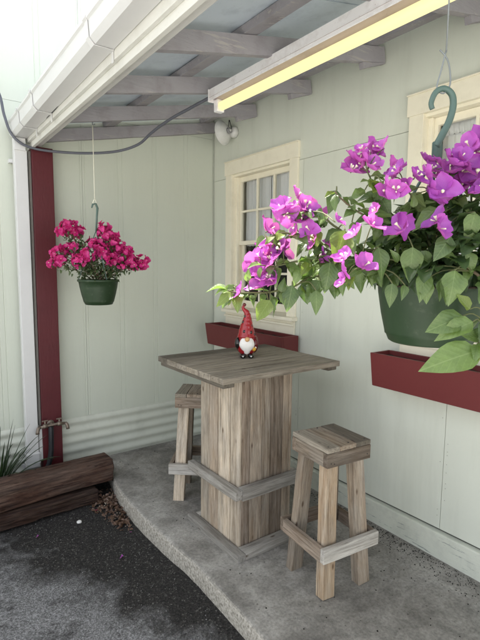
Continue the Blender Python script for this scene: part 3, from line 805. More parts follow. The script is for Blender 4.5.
# ---- gnome figurine
def gnome():
    g = thing('garden_gnome', (-.672, -1.445, TZ-.001), 'small glossy red gnome figurine with a long white beard standing on the table', 'figurine', rz=R(-33))
    WM[g.name] = WM[g.name]; G = WM[g.name]
    red = plain('glossy_red_glaze', (.30, .008, .014), .15, .6); dred = plain('dark_red_glaze', (.12, .008, .01), .2, .6)
    blk = plain('glossy_black_glaze', (.008, .008, .008), .15, .6); wht = plain('white_glaze', (.82, .80, .76), .35, .5)
    skin = plain('tan_glaze', (.62, .36, .16), .35, .5); yel = plain('yellow_glaze', (.65, .36, .03), .3, .5); blu = plain('grey_blue_glaze', (.25, .28, .42), .3)
    g.scale = (1.22, 1.22, 1.22)
    # faces local -Y
    prof = [(.0, .012), (.030, .013), (.044, .030), (.049, .055), (.047, .085), (.041, .112), (.034, .135), (.0, .137)]
    lathe('body', prof, None, red, g, 28, G)
    hp = spline([(0, 0, .105), (0, 0, .150), (.002, 0, .180), (.004, 0, .208), (-.000, 0, .232), (-.012, 0, .246), (-.020, 0, .258), (-.017, 0, .268)], 5)
    rr = []
    kp = [.0495, .0375, .0285, .020, .0145, .0105, .007, .006]
    for i in range(len(hp)):
        u = i/(len(hp)-1)*7; a = min(int(u), 6); rr.append(kp[a]+(kp[a+1]-kp[a])*(u-a)+.0012*math.sin(i*1.9)*(1 if i < 22 else 0))
    V, F = tube_geo(hp, rr, 22); py_obj('hat', V, F, red, g, G.copy(), True)
    def ball(n, p, r, sc, m, seg=16, rot=None): return bm_obj(n, ball_bm(r, sc, seg), m, g, G @ Matrix.Translation(p) @ (rot or Matrix()), True)
    ball('bobble', (-.013, 0, .274), .0095, (1, 1, 1), dred)
    # beard: tapered, pointed, with wavy strands
    bm = ball_bm(.040, (1, .52, 1.12), 36)
    for v in bm.verts:
        z = v.co.z
        if z < 0: v.co.x *= 1-.55*min(1, (-z/.045))**1.5
        v.co += Vector((0, -abs(.0016*math.sin(v.co.x*900+z*120)), 0))
        if z < -.035: v.co.z -= .006
    bm_obj('beard', bm, wht, g, G @ Matrix.Translation((0, -.034, .068)), True)
    ball('nose', (0, -.056, .100), .0125, (1, .9, 1), skin)
    for x in (-.021, .021):
        sh = ball('shoe', (x, -.040, .011), .0165, (.95, 1.35, .75), blk)
        bm_ = ball_bm(.0042, (1, .5, 1), 10); bm_obj('shoe_dot', bm_, wht, g, G @ Matrix.Translation((x, -.061, .012)), True)
    ball('arm', (-.046, -.012, .074), .020, (.8, 1, 1.5), blk); ball('arm', (.045, -.010, .070), .019, (.8, 1, 1.6), dred)
    ball('wing', (.040, .022, .065), .036, (.7, .9, 1.35), dred, 20); ball('wing', (-.030, .026, .065), .036, (.7, .9, 1.35), dred, 20)
    for p, r in (((.018, -.033, .133), .0095), ((-.014, -.036, .138), .008), ((.022, -.020, .165), .006), ((-.018, -.016, .185), .0075), ((-.008, -.012, .215), .0065), ((.040, -.020, .120), .006)):
        ball('spot', p, r, (1, .6, 1.1), blk, 12)
    ball('flower_dot', (.006, -.0235, .172), .0065, (1, .5, 1.2), blu, 10)
    ball('flower', (.037, -.034, .046), .011, (1, .6, 1), yel, 12); ball('flower_dot', (.045, -.030, .053), .006, (1, .6, 1), wht, 10)
    return g
gnome()

# ---- window boxes
def planter(y0, y1, zt, zb, xf, label):
    """y0 far end, y1 near end; front face leans out"""
    p = thing('window_box', (-.1, (y0+y1)/2, zb), label, 'planter', 'red window boxes on the house wall')
    t = .018; fb = xf+.030
    prism('front_board', [(xf, zt), (xf+t, zt), (fb+t, zb), (fb, zb)], 'y', y1, y0, M_box, p, .002)
    box('back_board', -.042, -.024, y1+.019, y0-.019, zb, zt, M_box, p, .002)
    box('bottom_board', fb+t+.001, -.043, y1+.019, y0-.019, zb, zb+.016, M_box, p, .001)
    for y in (y0-.0185, y1+.0005):
        prism('end_board', [(xf+t+.001, zt-.001), (-.0235, zt-.001), (-.0235, zb), (fb+t+.001, zb)], 'y', y, y+.018, M_box, p, .002)
    # soil surface
    n = 60; V = []; F = []
    for i in range(n+1):
        y = y0-.02+(y1+.02-(y0-.02))*i/n
        for j in range(6):
            x = xf+t+.006+(-.044-(xf+t+.006))*j/5
            V.append((x, y, zt-.028+.012*noise.noise(Vector((x*20, y*20, 1)))))
    for i in range(n):
        for j in range(5): a = i*6+j; F.append((a, a+1, a+7, a+6))
    py_obj('soil', V, F, M_soil, p, smooth=True)
    for y in (y0-.25, y1+.25): box('wall_bracket', -.0235, -.002, y-.015, y+.015, zb+.02, zt-.03, M_box, p)
    return p
planter(-.17, -1.235, 1.118, .925, -.20, 'dark red window box under the far window behind the gnome')
planter(-2.046, -3.30, 1.132, .928, -.20, 'long brick red window box below the large hanging basket')

# ---- fluorescent strip light
M_bulb, nt, b = newmat('lit_yellow_tube')
b.inputs['Base Color'].default_value = (.5, .42, .15, 1); b.inputs['Emission Color'].default_value = (1.0, .88, .46, 1); b.inputs['Emission Strength'].default_value = .21; b.inputs['Roughness'].default_value = .5
M_fix = paint('chipped_white_enamel', (.86, .85, .85), .4, .04, .5, (.30, .22, .2), .05, 40, chips=((.24, .17, .15), (1, 1, 1), 55, .66))
M_fixin = paint('mauve_reflector_shade', (.42, .36, .36), .4, .05, .4, (.2, .16, .15), .05, 40)
lt = thing('strip_light', (-.83, -2.4, 2.66), 'long white fluorescent strip light with a lit yellow tube under the rafters', 'light')
LX, Y0, Y1, LZ = -.835, -1.33, -3.77, 2.633
prism('channel', [(LX-.056, LZ-.02), (LX-.052, LZ+.050), (LX+.045, LZ+.050), (LX+.055, LZ), (LX+.045, LZ-.004), (LX-.045, LZ-.004), (LX-.053, LZ-.021)], 'y', Y1, Y0, M_fix, lt, .002)
prism('reflector', [(LX-.058, LZ-.001), (LX-.030, LZ-.0045), (LX+.045, LZ-.0045), (LX+.082, LZ-.030), (LX+.084, LZ-.028), (LX+.048, LZ-.002), (LX-.030, LZ-.0015)], 'y', Y1+.01, Y0-.01, M_fixin, lt)
tube('fluorescent_tube', [(LX+.010, Y0-.045, LZ-.044), (LX+.010, Y1+.045, LZ-.044)], .0255, M_bulb, lt, 20)
for y in (Y0-.02, Y1+.02):
    box('lamp_holder', LX-.018, LX+.034, y-.020, y+.020, LZ-.076, LZ-.005, M_fix, lt, .006)
    box('end_plate', LX-.057, LX+.057, y+.0205 if y > -2 else y-.0225, y+.0225 if y > -2 else y-.0205, LZ-.022, LZ+.0505, M_fix, lt, .001)
for y in (-1.90, -3.17): tube('hanger_screw', [(LX, y, LZ+.0505), (LX, y, zr(LX)+.002)], .006, M_wire, lt)

# ---- round lamp on the wall corner
lp = thing('wall_lamp', (-.02, -.27, 2.80), 'round off-white shaded outdoor lamp mounted high near the wall corner', 'lamp')
Ld = Vector((-.30, .94, -.10)).normalized(); base = Vector((-.095, -.36, 2.79))
Ml = axes_M(base, Ld, (0, 0, 1)) @ Matrix.Rotation(R(90), 4, 'Y')
lathe('shade', [(.018, -.010), (.030, -.008), (.050, .0), (.075, .016), (.092, .034), (.096, .044), (.104, .046), (.106, .052), (.100, .054), (.090, .038), (.070, .020), (.020, .0)], None, M_lampwhite, lp, 36, Ml)
lathe('hub', [(.012, -.035), (.024, -.033), (.026, -.012), (.0, -.010)], None, M_lampgrey, lp, 24, Ml)
lathe('hub_cap', [(.001, -.043), (.011, -.041), (.012, -.0355), (.0, -.035)], None, M_lampwhite, lp, 20, Ml)
lathe('wall_base', [(.046, .0), (.046, .028), (.040, .045), (.022, .056), (.001, .060)], None, M_lampwhite, lp, 28, axes_M((-.002, -.355, 2.795), (-1, 0, 0), (0, 0, 1)) @ Matrix.Rotation(R(90), 4, 'Y'))
tube('swivel_arm', [(-.045, -.345, 2.80), (-.065, -.325, 2.815), base-Ld*.030], .010, M_lampgrey, lp, 10, 4)
tube('lamp_wire', [base+Ld*.02+Vector((0, -.05, .03)), base+Vector((.0, -.03, .085)), base+Vector((.03, -.01, .055)), base+Vector((.025, -.03, .02))], .0035, M_black, lp, 6, 5)

# ---- cables
cb = tube('power_cable', [(-2.35, -.10, 3.35), (-2.02, -.115, 3.02), (-1.84, -.12, 2.83), (-1.80, -.13, 2.66), (-1.765, -.14, 2.545), (-1.70, -.145, 2.482), (-1.60, -.15, 2.458), (-1.45, -.22, 2.445), (-1.28, -.34, 2.44), (-1.12, -.46, 2.455), (-1.02, -.60, 2.49), (-.985, -.75, 2.545), (-.95, -.95, 2.59), (-.90, -1.15, 2.625), (-.87, -1.30, 2.645)], .0095, M_cable, None, 10, 6)
tag(cb, 'dark grey power cable sagging from the gutter corner across to the strip light', 'cable')
cw = tube('thin_wire', [(-1.656, -.06, 2.56), (-1.657, -.35, 2.548), (-1.657, -.8, 2.535), (-1.6575, -1.3, 2.56), (-1.6575, -1.62, 2.60), (-1.6575, -1.9, 2.585), (-1.6575, -2.6, 2.60), (-1.6575, -4, 2.59)], .0028, M_black, None, 6, 6)
tag(cw, 'thin dark wire clipped along the white fascia above the red post', 'wire')

# ================================================================ HANGING BASKETS
def leaf_mesh(L=1, W=.5, fold=.25, curl=.3, n=6, m=2, mat=None, name='leaf', wave=.03):
    """unit leaf along +X, tip at x=L, upper side +Z"""
    V = []; F = []
    for i in range(n+1):
        t = i/n
        hw = W*.5*(math.sin(math.pi*min(1, t**.72))**.85)*(1-.30*t*t)*1.08 if 0 < t < 1 else .0
        if i == n: hw = 0
        z0 = -curl*t*t*L
        for j in range(-m, m+1):
            u = j/m
            V.append((t*L, hw*u, z0+abs(u)*hw*fold*2+wave*math.sin(t*9+j*2)*abs(u)*hw*4))
    w_ = 2*m+1
    for i in range(n):
        for j in range(2*m): a = i*w_+j; F.append((a, a+1, a+w_+1, a+w_))
    me = bpy.data.meshes.new(name); me.from_pydata(V, [], F)
    b = bmesh.new(); b.from_mesh(me); bmesh.ops.remove_doubles(b, verts=b.verts, dist=1e-4)
    # petiole
    b.to_mesh(me); b.free()
    me.materials.append(mat)
    for p in me.polygons: p.use_smooth = True
    return me
def leaf_set(mat, nm, W=.56):
    return [leaf_mesh(1, W*random.uniform(.9, 1.15), random.uniform(.05, .42), random.uniform(-.05, .55), 7, 2, mat, nm, random.uniform(.02, .12)) for _ in range(14)]
LM = leaf_set(M_leaf, 'leaf'); LMy = leaf_set(M_leafy, 'leaf', .6)
def inst(name, me, M, parent):
    o = bpy.data.objects.new(name, me); C.objects.link(o); o.parent = parent
    o.matrix_local = WM[parent.name].inverted() @ M
    return o
def dir_M(p, d, up, s):
    d = Vector(d).normalized(); up = Vector(up)
    if abs(d.dot(up.normalized())) > .97: up = Vector((.3, .5, .8))
    up = (up-d*up.dot(d)).normalized(); y = up.cross(d)
    return Matrix.Translation(p) @ Matrix((d, y, up)).transposed().to_4x4() @ Matrix.Diagonal((s, s, s, 1))
def merge_mesh(name, items, mats, parent, kd=None):
    """items: (mesh, matrix, material index) joined into one real mesh"""
    V = []; F = []; MI = []
    for me, M, mi in items:
        o = len(V)
        V += [M @ v.co for v in me.vertices]
        for p in me.polygons: F.append(tuple(i+o for i in p.vertices)); MI.append(mi if mi is not None else p.material_index)
    P = WM[parent.name]; c = P.translation
    ob = py_obj(name, [v-c for v in V], F, mats, parent, Matrix.Translation(c), True, MI)
    if kd: ob['kind'] = kd
    return ob
def bract_mesh(mat, size=1.0, nb=3, florets=True, papery=.1, seed=0):
    """cluster of three papery bracts round three tiny cream florets, opening towards +Z, radius about 1"""
    rnd = random.Random(seed); V = []; F = []; MI = []
    for k in range(nb):
        a = 2*math.pi*k/nb+rnd.uniform(-.15, .15); tilt = rnd.uniform(.25, .75); n = 6; m = 2
        ca, sa_ = math.cos(a), math.sin(a); o = len(V); L = rnd.uniform(.95, 1.15)
        for i in range(n+1):
            t = i/n; hw = .54*math.sin(math.pi*min(1, (t*.94+.06)**.74))**.9*(1-.15*t) if i < n else 0.0
            r = t*L*math.cos(tilt*(.55+.45*t)); z = t*L*math.sin(tilt)*(1-.28*t)
            for j in range(-m, m+1):
                u = j/m; x = r; y = hw*u; zz = z+.38*hw*u*u-.10*(1-abs(u))*math.sin(math.pi*t)+papery*math.sin(t*8+j*1.7+k+seed)*.5*abs(u)+rnd.uniform(-.015, .015)
                V.append((x*ca-y*sa_, x*sa_+y*ca, zz))
        for i in range(n):
            for j in range(2*m): q = o+i*5+j; F.append((q, q+1, q+6, q+5)); MI.append(0)
    if florets:
        for k in range(rnd.choice((1, 1, 2, 3))):
            a = 2*math.pi*(k/3)+rnd.uniform(-.3, .3)+.5; bx, by = .16*math.cos(a), .16*math.sin(a); h = rnd.uniform(.30, .5)
            opened = rnd.random() < .5; rt = .105 if opened else .045
            v, f = tube_geo([(bx*.3, by*.3, .02), (bx, by, h*.7), (bx*1.25, by*1.25, h)], [.04, .045, rt], 6)
            o = len(V); V += v; F += [tuple(i+o for i in q) for q in f]; MI += [1]*len(f)
    me = bpy.data.meshes.new('bract_flower'); me.from_pydata([tuple(v) for v in V], [], F)
    me.materials.append(mat); me.materials.append(M_floret)
    me.polygons.foreach_set('material_index', MI); me.polygons.foreach_set('use_smooth', [True]*len(F)); me.update()
    return me
BR = [bract_mesh(M_bract, seed=s, papery=.20) for s in range(7)]
BR2 = [bract_mesh(M_bract2, seed=s+20, papery=.14, florets=(s == 0)) for s in range(5)]

def pot(t, cx, cy, zrim, s=1.0):
    prof = [(.001, -.170), (.088, -.170), (.094, -.166), (.100, -.152), (.103, -.150), (.104, -.144), (.116, -.100), (.127, -.050), (.133, -.012), (.140, -.010), (.142, -.006), (.142, .004), (.139, .006), (.133, .005), (.130, -.004), (.124, -.03), (.118, -.035), (.001, -.033)]
    top_, bot_ = (.92, .99) if s < .9 else (1, 1)
    lathe('pot', [(r*(bot_+(top_-bot_)*min(1, (z+.17)/.17))*(1 if s < .9 else s), z*(s*1.07 if s < .9 else s)) for r, z in prof], (cx, cy, zrim), M_pot, t, 64)
    if s < .9: s = .86
    lathe('soil', [(.001, -.020), (.06, -.018), (.1255, -.028), (.124, -.032), (.001, -.0325)], (cx, cy, zrim), M_soil, t, 24)

# ---------- large violet bougainvillea, close to the camera
POT = Vector((-1.452, -3.206, 1.622))
big = thing('hanging_basket', POT-Vector((0, 0, .17)), 'large green hanging pot of violet bougainvillea close to the camera', 'hanging plant', 'hanging bougainvillea baskets')
pot(big, POT.x, POT.y, POT.z, .89)
FLOWERS =  [(-1.794, -3.07, 1.753, 0.025), (-1.776, -3.079, 1.754, 0.015), (-1.743, -3.083, 1.758, 0.025), (-1.711, -3.077, 1.757, 0.022), (-1.758, -3.09, 1.729, 0.023), (-1.765, -3.084, 1.707, 0.019), (-1.75, -3.108, 1.706, 0.021), (-1.791, -3.016, 1.709, 0.031), (-1.791, -3.03, 1.678, 0.026), (-1.796, -3.073, 1.667, 0.025), (-1.796, -3.044, 1.646, 0.032), (-1.823, -3.009, 1.639, 0.024), (-1.839, -3.053, 1.653, 0.017), (-1.817, -3.033, 1.592, 0.028), (-1.816, -3.069, 1.6, 0.023), (-1.877, -3.035, 1.577, 0.017), (-1.708, -3.091, 1.645, 0.022), (-1.658, -3.132, 1.835, 0.03), (-1.637, -3.162, 1.843, 0.029), (-1.584, -3.125, 1.889, 0.024), (-1.587, -3.154, 1.889, 0.019), (-1.59, -3.192, 1.824, 0.021), (-1.666, -3.226, 1.797, 0.014), (-1.649, -3.24, 1.783, 0.022), (-1.704, -3.238, 1.739, 0.017), (-1.73, -3.25, 1.708, 0.022), (-1.657, -3.263, 1.704, 0.027), (-1.787, -3.215, 1.717, 0.015), (-1.704, -3.124, 1.674, 0.019), (-1.713, -3.11, 1.653, 0.019), (-1.769, -3.219, 1.649, 0.019), (-1.779, -3.224, 1.627, 0.017), (-1.777, -3.228, 1.604, 0.017), (-1.743, -3.244, 1.634, 0.022), (-1.735, -3.22, 1.638, 0.017), (-1.611, -3.312, 1.708, 0.025), (-1.571, -3.296, 1.784, 0.027), (-1.61, -3.255, 1.809, 0.022), (-1.593, -3.265, 1.817, 0.02), (-1.528, -3.282, 1.84, 0.028), (-1.448, -3.273, 1.887, 0.026), (-1.458, -3.292, 1.821, 0.034), (-1.513, -3.29, 1.854, 0.022), (-1.595, -3.279, 1.788, 0.018), (-1.638, -3.235, 1.82, 0.02), (-1.639, -3.143, 1.879, 0.017), (-1.63, -3.253, 1.791, 0.018), (-1.43, -3.298, 1.86, 0.025), (-1.497, -3.35, 1.785, 0.027), (-1.76, -3.202, 1.642, 0.013), (-1.38, -3.306, 1.844, 0.028), (-1.505, -3.398, 1.76, 0.024), (-1.502, -3.221, 1.843, 0.022), (-1.503, -3.242, 1.819, 0.021)]
LEAVES =  [(-1.555, -3.376, 1.476, -1.649, -3.323, 1.447, 0.019), (-1.562, -3.364, 1.53, -1.619, -3.336, 1.509, 0.015), (-1.567, -3.346, 1.54, -1.628, -3.316, 1.515, 0.012), (-1.565, -3.358, 1.554, -1.591, -3.347, 1.581, 0.012), (-1.526, -3.369, 1.492, -1.563, -3.352, 1.505, 0.014), (-1.581, -3.312, 1.618, -1.587, -3.327, 1.565, 0.014), (-1.612, -3.289, 1.624, -1.63, -3.295, 1.57, 0.014), (-1.637, -3.262, 1.598, -1.65, -3.268, 1.571, 0.01), (-1.659, -3.211, 1.673, -1.656, -3.233, 1.617, 0.018), (-1.62, -3.264, 1.673, -1.636, -3.272, 1.612, 0.018), (-1.586, -3.323, 1.693, -1.62, -3.315, 1.651, 0.019), (-1.584, -3.334, 1.628, -1.602, -3.34, 1.566, 0.013), (-1.649, -3.241, 1.601, -1.663, -3.248, 1.56, 0.012), (-1.613, -3.29, 1.608, -1.619, -3.303, 1.568, 0.014), (-1.59, -3.308, 1.609, -1.595, -3.32, 1.574, 0.014), (-1.558, -3.273, 1.753, -1.6, -3.259, 1.719, 0.014), (-1.526, -3.335, 1.742, -1.546, -3.339, 1.687, 0.022), (-1.727, -3.182, 1.705, -1.754, -3.183, 1.642, 0.016), (-1.682, -3.115, 1.795, -1.705, -3.117, 1.754, 0.015), (-1.611, -3.167, 1.796, -1.621, -3.176, 1.761, 0.017), (-1.597, -3.244, 1.754, -1.601, -3.25, 1.775, 0.012), (-1.874, -3.006, 1.581, -1.9, -3.004, 1.552, 0.011), (-1.868, -3.009, 1.588, -1.897, -3.002, 1.586, 0.009), (-1.849, -3.022, 1.599, -1.85, -3.03, 1.624, 0.009), (-1.771, -3.079, 1.593, -1.788, -3.086, 1.543, 0.015), (-1.824, -3.07, 1.562, -1.854, -3.066, 1.522, 0.013), (-1.821, -3.06, 1.562, -1.815, -3.079, 1.546, 0.013), (-1.745, -3.124, 1.584, -1.751, -3.138, 1.539, 0.015), (-1.791, -3.066, 1.578, -1.791, -3.075, 1.604, 0.011), (-1.723, -3.097, 1.71, -1.731, -3.109, 1.676, 0.019), (-1.718, -3.136, 1.642, -1.733, -3.144, 1.585, 0.017), (-1.66, -3.141, 1.728, -1.656, -3.161, 1.689, 0.015), (-1.535, -3.327, 1.664, -1.531, -3.347, 1.625, 0.018), (-1.628, -3.237, 1.643, -1.645, -3.234, 1.667, 0.014), (-1.585, -3.281, 1.644, -1.612, -3.27, 1.667, 0.014), (-1.633, -3.15, 1.796, -1.664, -3.142, 1.781, 0.011), (-1.722, -3.113, 1.604, -1.753, -3.109, 1.562, 0.013), (-1.755, -3.085, 1.629, -1.773, -3.09, 1.598, 0.013), (-1.737, -3.097, 1.642, -1.761, -3.095, 1.615, 0.011), (-1.559, -3.325, 1.644, -1.587, -3.313, 1.667, 0.016)]
STEMS =  [[(-1.481, -3.235, 1.599), (-1.515, -3.21, 1.693), (-1.577, -3.18, 1.745), (-1.616, -3.166, 1.796), (-1.646, -3.162, 1.83)], [(-1.441, -3.211, 1.598), (-1.55, -3.185, 1.66), (-1.632, -3.141, 1.674), (-1.683, -3.114, 1.722), (-1.732, -3.093, 1.748), (-1.78, -3.077, 1.743)], [(-1.465, -3.226, 1.599), (-1.569, -3.174, 1.644), (-1.668, -3.117, 1.658), (-1.738, -3.08, 1.689), (-1.781, -3.064, 1.705), (-1.82, -3.055, 1.695)], [(-1.45, -3.217, 1.598), (-1.577, -3.167, 1.644), (-1.678, -3.112, 1.643), (-1.749, -3.078, 1.642), (-1.799, -3.06, 1.637), (-1.84, -3.048, 1.633)], [(-1.489, -3.24, 1.599), (-1.567, -3.174, 1.631), (-1.666, -3.118, 1.622), (-1.747, -3.077, 1.597), (-1.808, -3.05, 1.578), (-1.867, -3.022, 1.576), (-1.894, -3.017, 1.58)], [(-1.497, -3.245, 1.6), (-1.503, -3.226, 1.693), (-1.538, -3.221, 1.755), (-1.582, -3.212, 1.798)], [(-1.478, -3.234, 1.599), (-1.47, -3.242, 1.694), (-1.472, -3.25, 1.768), (-1.481, -3.255, 1.836)], [(-1.501, -3.247, 1.6), (-1.452, -3.255, 1.694), (-1.437, -3.276, 1.769), (-1.445, -3.278, 1.862)], [(-1.483, -3.236, 1.599), (-1.559, -3.194, 1.631), (-1.632, -3.17, 1.631), (-1.694, -3.157, 1.61)], [(-1.44, -3.21, 1.598), (-1.514, -3.224, 1.645), (-1.556, -3.218, 1.681), (-1.592, -3.218, 1.704)], [(-1.487, -3.239, 1.599), (-1.502, -3.247, 1.649), (-1.529, -3.263, 1.707)], [(-1.51, -3.253, 1.6), (-1.525, -3.205, 1.682), (-1.591, -3.174, 1.717), (-1.66, -3.14, 1.757), (-1.699, -3.128, 1.792)], [(-1.474, -3.231, 1.599), (-1.511, -3.324, 1.629), (-1.512, -3.369, 1.571), (-1.536, -3.373, 1.504), (-1.558, -3.373, 1.476)], [(-1.499, -3.246, 1.6), (-1.41, -3.291, 1.646), (-1.387, -3.318, 1.726), (-1.391, -3.324, 1.809)]]
CAMDIR = Vector((.58253, .80506, -.1119)); CR = Vector((.8107, -.5853, .0092)); CU = Vector((.058, .096, .9937))
HK = Vector((-1.445, -3.204, 1.995))
# drip saucer loop, hanger arms, hook and string
hk = [(440, 137), (446, 125), (452, 112), (455, 98), (453, 87), (445, 81.5), (437, 85), (433, 95), (434.5, 101)]
hpts = [HK+CR*((a-445)*.00224)+Vector((0, 0, .034+(81-b_)*.00224)) for a, b_ in hk]
tube('hook', spline(hpts, 5), [.0085-.003*(i/40) for i in range(41)], M_hook, big, 10)
hb = hpts[0]
prism('hanger_tab', [(hb.x-.010, hb.y), (hb.x+.0, hb.y-.006), (hb.x+.016, hb.y-.008), (hb.x+.016, hb.y-.004), (hb.x-.008, hb.y+.006)], 'z', hb.z-.035, hb.z+.01, M_hook, big, .002)
for a in (2.75, 4.85, .65):
    e = POT+Vector((math.cos(a)*.121, math.sin(a)*.121, .0))
    mid = hb.lerp(e, .5)+Vector((math.cos(a)*.012, math.sin(a)*.012, 0))
    tube('hanger_arm', [hb+Vector((0, 0, -.02)), mid, e], .0034, M_hook, big, 8, 5)
top = HK+Vector((0, 0, .034))
RZ = zr(-1.445)
tube('string', [(top.x, top.y, RZ+.03), (top.x, top.y, top.z+.36), (top.x+.001, top.y, top.z+.075)], .0018, M_wire, big, 6)
tube('string_loop', [top+Vector((0, 0, .078)), top+CR*-.009+Vector((0, 0, .035)), top+CR*-.016+Vector((0, 0, .0)), top+Vector((0, 0, -.011)), top+CR*.013+Vector((0, 0, .008)), top+CR*.009+Vector((0, 0, .045)), top+CR*.0+Vector((0, 0, .066)), top+CR*-.014+Vector((0, 0, .080))], .0018, M_wire, big, 6, 4)
tube('screw_hook', [(top.x, top.y, RZ+.03), (top.x, top.y, RZ-.01), (top.x+.012, top.y, RZ-.03)], .003, M_wire, big, 6)

rnd = random.Random(11)
def zone_ok(p): return True
stem_pts = []
for s in STEMS:
    pts = spline([Vector(p) for p in s], 6)
    pts = [p+Vector((noise.noise(p*18)*.008, noise.noise(p*18+Vector((9, 0, 0)))*.008, noise.noise(p*18+Vector((0, 9, 0)))*.008)) for p in pts]
    n = len(pts); tube('stem', pts, [.0040-.0026*i/(n-1) for i in range(n)], M_twig if rnd.random() < .4 else M_stem, big, 7)
    stem_pts.append(pts)
# flowers
for k, (x, y, z, r) in enumerate(FLOWERS):
    p = Vector((x, y, z))
    d = (-CAMDIR*rnd.uniform(.35, 1.0)+CR*rnd.uniform(-.8, .8)+CU*rnd.uniform(-.2, .9)).normalized()
    if r < .021: d = (-CAMDIR*.2+CR*rnd.uniform(-1, 1)+CU*.3).normalized()
    inst('bract_flower', BR[k % 7], dir_M(p, d.orthogonal(), d, r*1.34) @ Matrix.Rotation(rnd.uniform(0, 6), 4, 'Z'), big)
    # a twin behind for clusters
    for tw in range(2 if x > -1.6 and r > .02 else (1 if r > .02 and rnd.random() < .8 else 0)):
        q = p+CR*rnd.uniform(-.028, .028)+CU*rnd.uniform(-.02, .026)+CAMDIR*rnd.uniform(.0, .03)
        d2 = (CR*rnd.uniform(-1, 1)+CU*rnd.uniform(-.3, 1)-CAMDIR*.4).normalized()
        inst('bract_flower', BR[(k+3+tw) % 7], dir_M(q, d2.orthogonal(), d2, r*1.25) @ Matrix.Rotation(rnd.uniform(0, 6), 4, 'Z'), big)
    # flower stalk to the nearest stem point
    best = min((q for s in stem_pts for q in s), key=lambda q: (q-p).length)
    if (best-p).length > .006: tube('flower_stalk', [best, best.lerp(p, .5)+Vector((0, 0, .006)), p-d*.004], .0012, M_stem, big, 5, 3)
# special large leaves
cnt = 0
def put_leaf(p, d, L, yel=False, up=None):
    global cnt
    cnt += 1
    up = up or (Vector((0, 0, 1))*rnd.uniform(.4, 1)-CAMDIR*rnd.uniform(.1, .9)+CR*rnd.uniform(-.4, .4))
    inst('leaf', (LMy if yel else LM)[rnd.randrange(14)], dir_M(p, d, up, L), big)
for i, (bx, by, bz, tx, ty, tz_, w_) in enumerate(LEAVES):
    b0, t0 = Vector((bx, by, bz)), Vector((tx, ty, tz_)); d = t0-b0
    put_leaf(b0, d, d.length*1.06, i in (3, 17, 25, 29, 38), -CAMDIR+Vector((0, 0, rnd.uniform(.2, .9)))+CR*rnd.uniform(-.3, .3))
    best = min((q for s in stem_pts for q in s), key=lambda q: (q-b0).length)
    if .008 < (best-b0).length < .30: tube('leaf_stalk', [best, best.lerp(b0, .6)+Vector((0, 0, .01)), b0], .0014, M_stem, big, 5, 3)
# leaves along the stems
extra = []
for si, pts in enumerate(stem_pts):
    acc = 0; side = 1
    for i in range(2, len(pts)):
        acc += (pts[i]-pts[i-1]).length
        if acc > .0145:
            acc = 0; side = -side; t = (pts[i]-pts[i-1]).normalized()
            for rep in (0, 1):
                out = (t*.35+CR*rnd.uniform(-1, 1)+CU*rnd.uniform(-.9, .4)-CAMDIR*rnd.uniform(-.5, 1)).normalized()
                L = rnd.uniform(.030, .052)*(.8 if i > len(pts)*.75 else 1.05)
                put_leaf(pts[i]+out*.004, out+Vector((0, 0, -.25)), L, rnd.random() < .08)
# mound over the pot and leaves hanging over the rim
stuff = []
K = 0
while K < 420:
    a = rnd.uniform(0, 2*math.pi); rr_ = rnd.uniform(.0, 1)**.5; zz = rnd.uniform(-.10, 1)
    R0 = .175*(1-.35*max(0, zz)); p = POT+Vector((math.cos(a)*R0*rr_, math.sin(a)*R0*rr_, .015+zz*.145*(1-.4*rr_)))
    p += CR*.012
    toward = (p-POT).normalized()
    d = (toward+Vector((rnd.uniform(-.7, .7), rnd.uniform(-.7, .7), rnd.uniform(-.6, .3)))).normalized()
    L = rnd.uniform(.036, .064)
    front = (p-POT).dot(CAMDIR) < -.03
    if front and cnt < 268: put_leaf(p, d, L, rnd.random() < .06)
    else: stuff.append((LM[rnd.randrange(6)], dir_M(p, d, Vector((0, 0, 1))+toward*.5, L), 0))
    K += 1
for k in range(70):
    a = rnd.uniform(0, 2*math.pi); p = POT+Vector((math.cos(a)*.119, math.sin(a)*.119, rnd.uniform(-.005, .03)))
    d = Vector((math.cos(a)*.5+rnd.uniform(-.4, .4), math.sin(a)*.5+rnd.uniform(-.4, .4), rnd.uniform(-1.0, -.2)))
    L = rnd.uniform(.035, .055)
    if (p-POT).dot(CAMDIR) < 0 and cnt < 296: put_leaf(p, d, L, rnd.random() < .05, Vector((math.cos(a), math.sin(a), .5)))
    else: stuff.append((LM[rnd.randrange(6)], dir_M(p, d, Vector((math.cos(a), math.sin(a), .6)), L), 0))
for k in range(90):
    a = rnd.uniform(0, 2*math.pi); p = POT+Vector((math.cos(a)*.110, math.sin(a)*.110, rnd.uniform(.0, .035)))
    d = Vector((math.cos(a)*.8+rnd.uniform(-.4, .4), math.sin(a)*.8+rnd.uniform(-.4, .4), rnd.uniform(-1.1, -.3)))
    stuff.append((LM[rnd.randrange(14)], dir_M(p, d, Vector((math.cos(a), math.sin(a), .6)), rnd.uniform(.035, .055)), 0))
merge_mesh('foliage', stuff, [M_leafm], big, 'stuff')

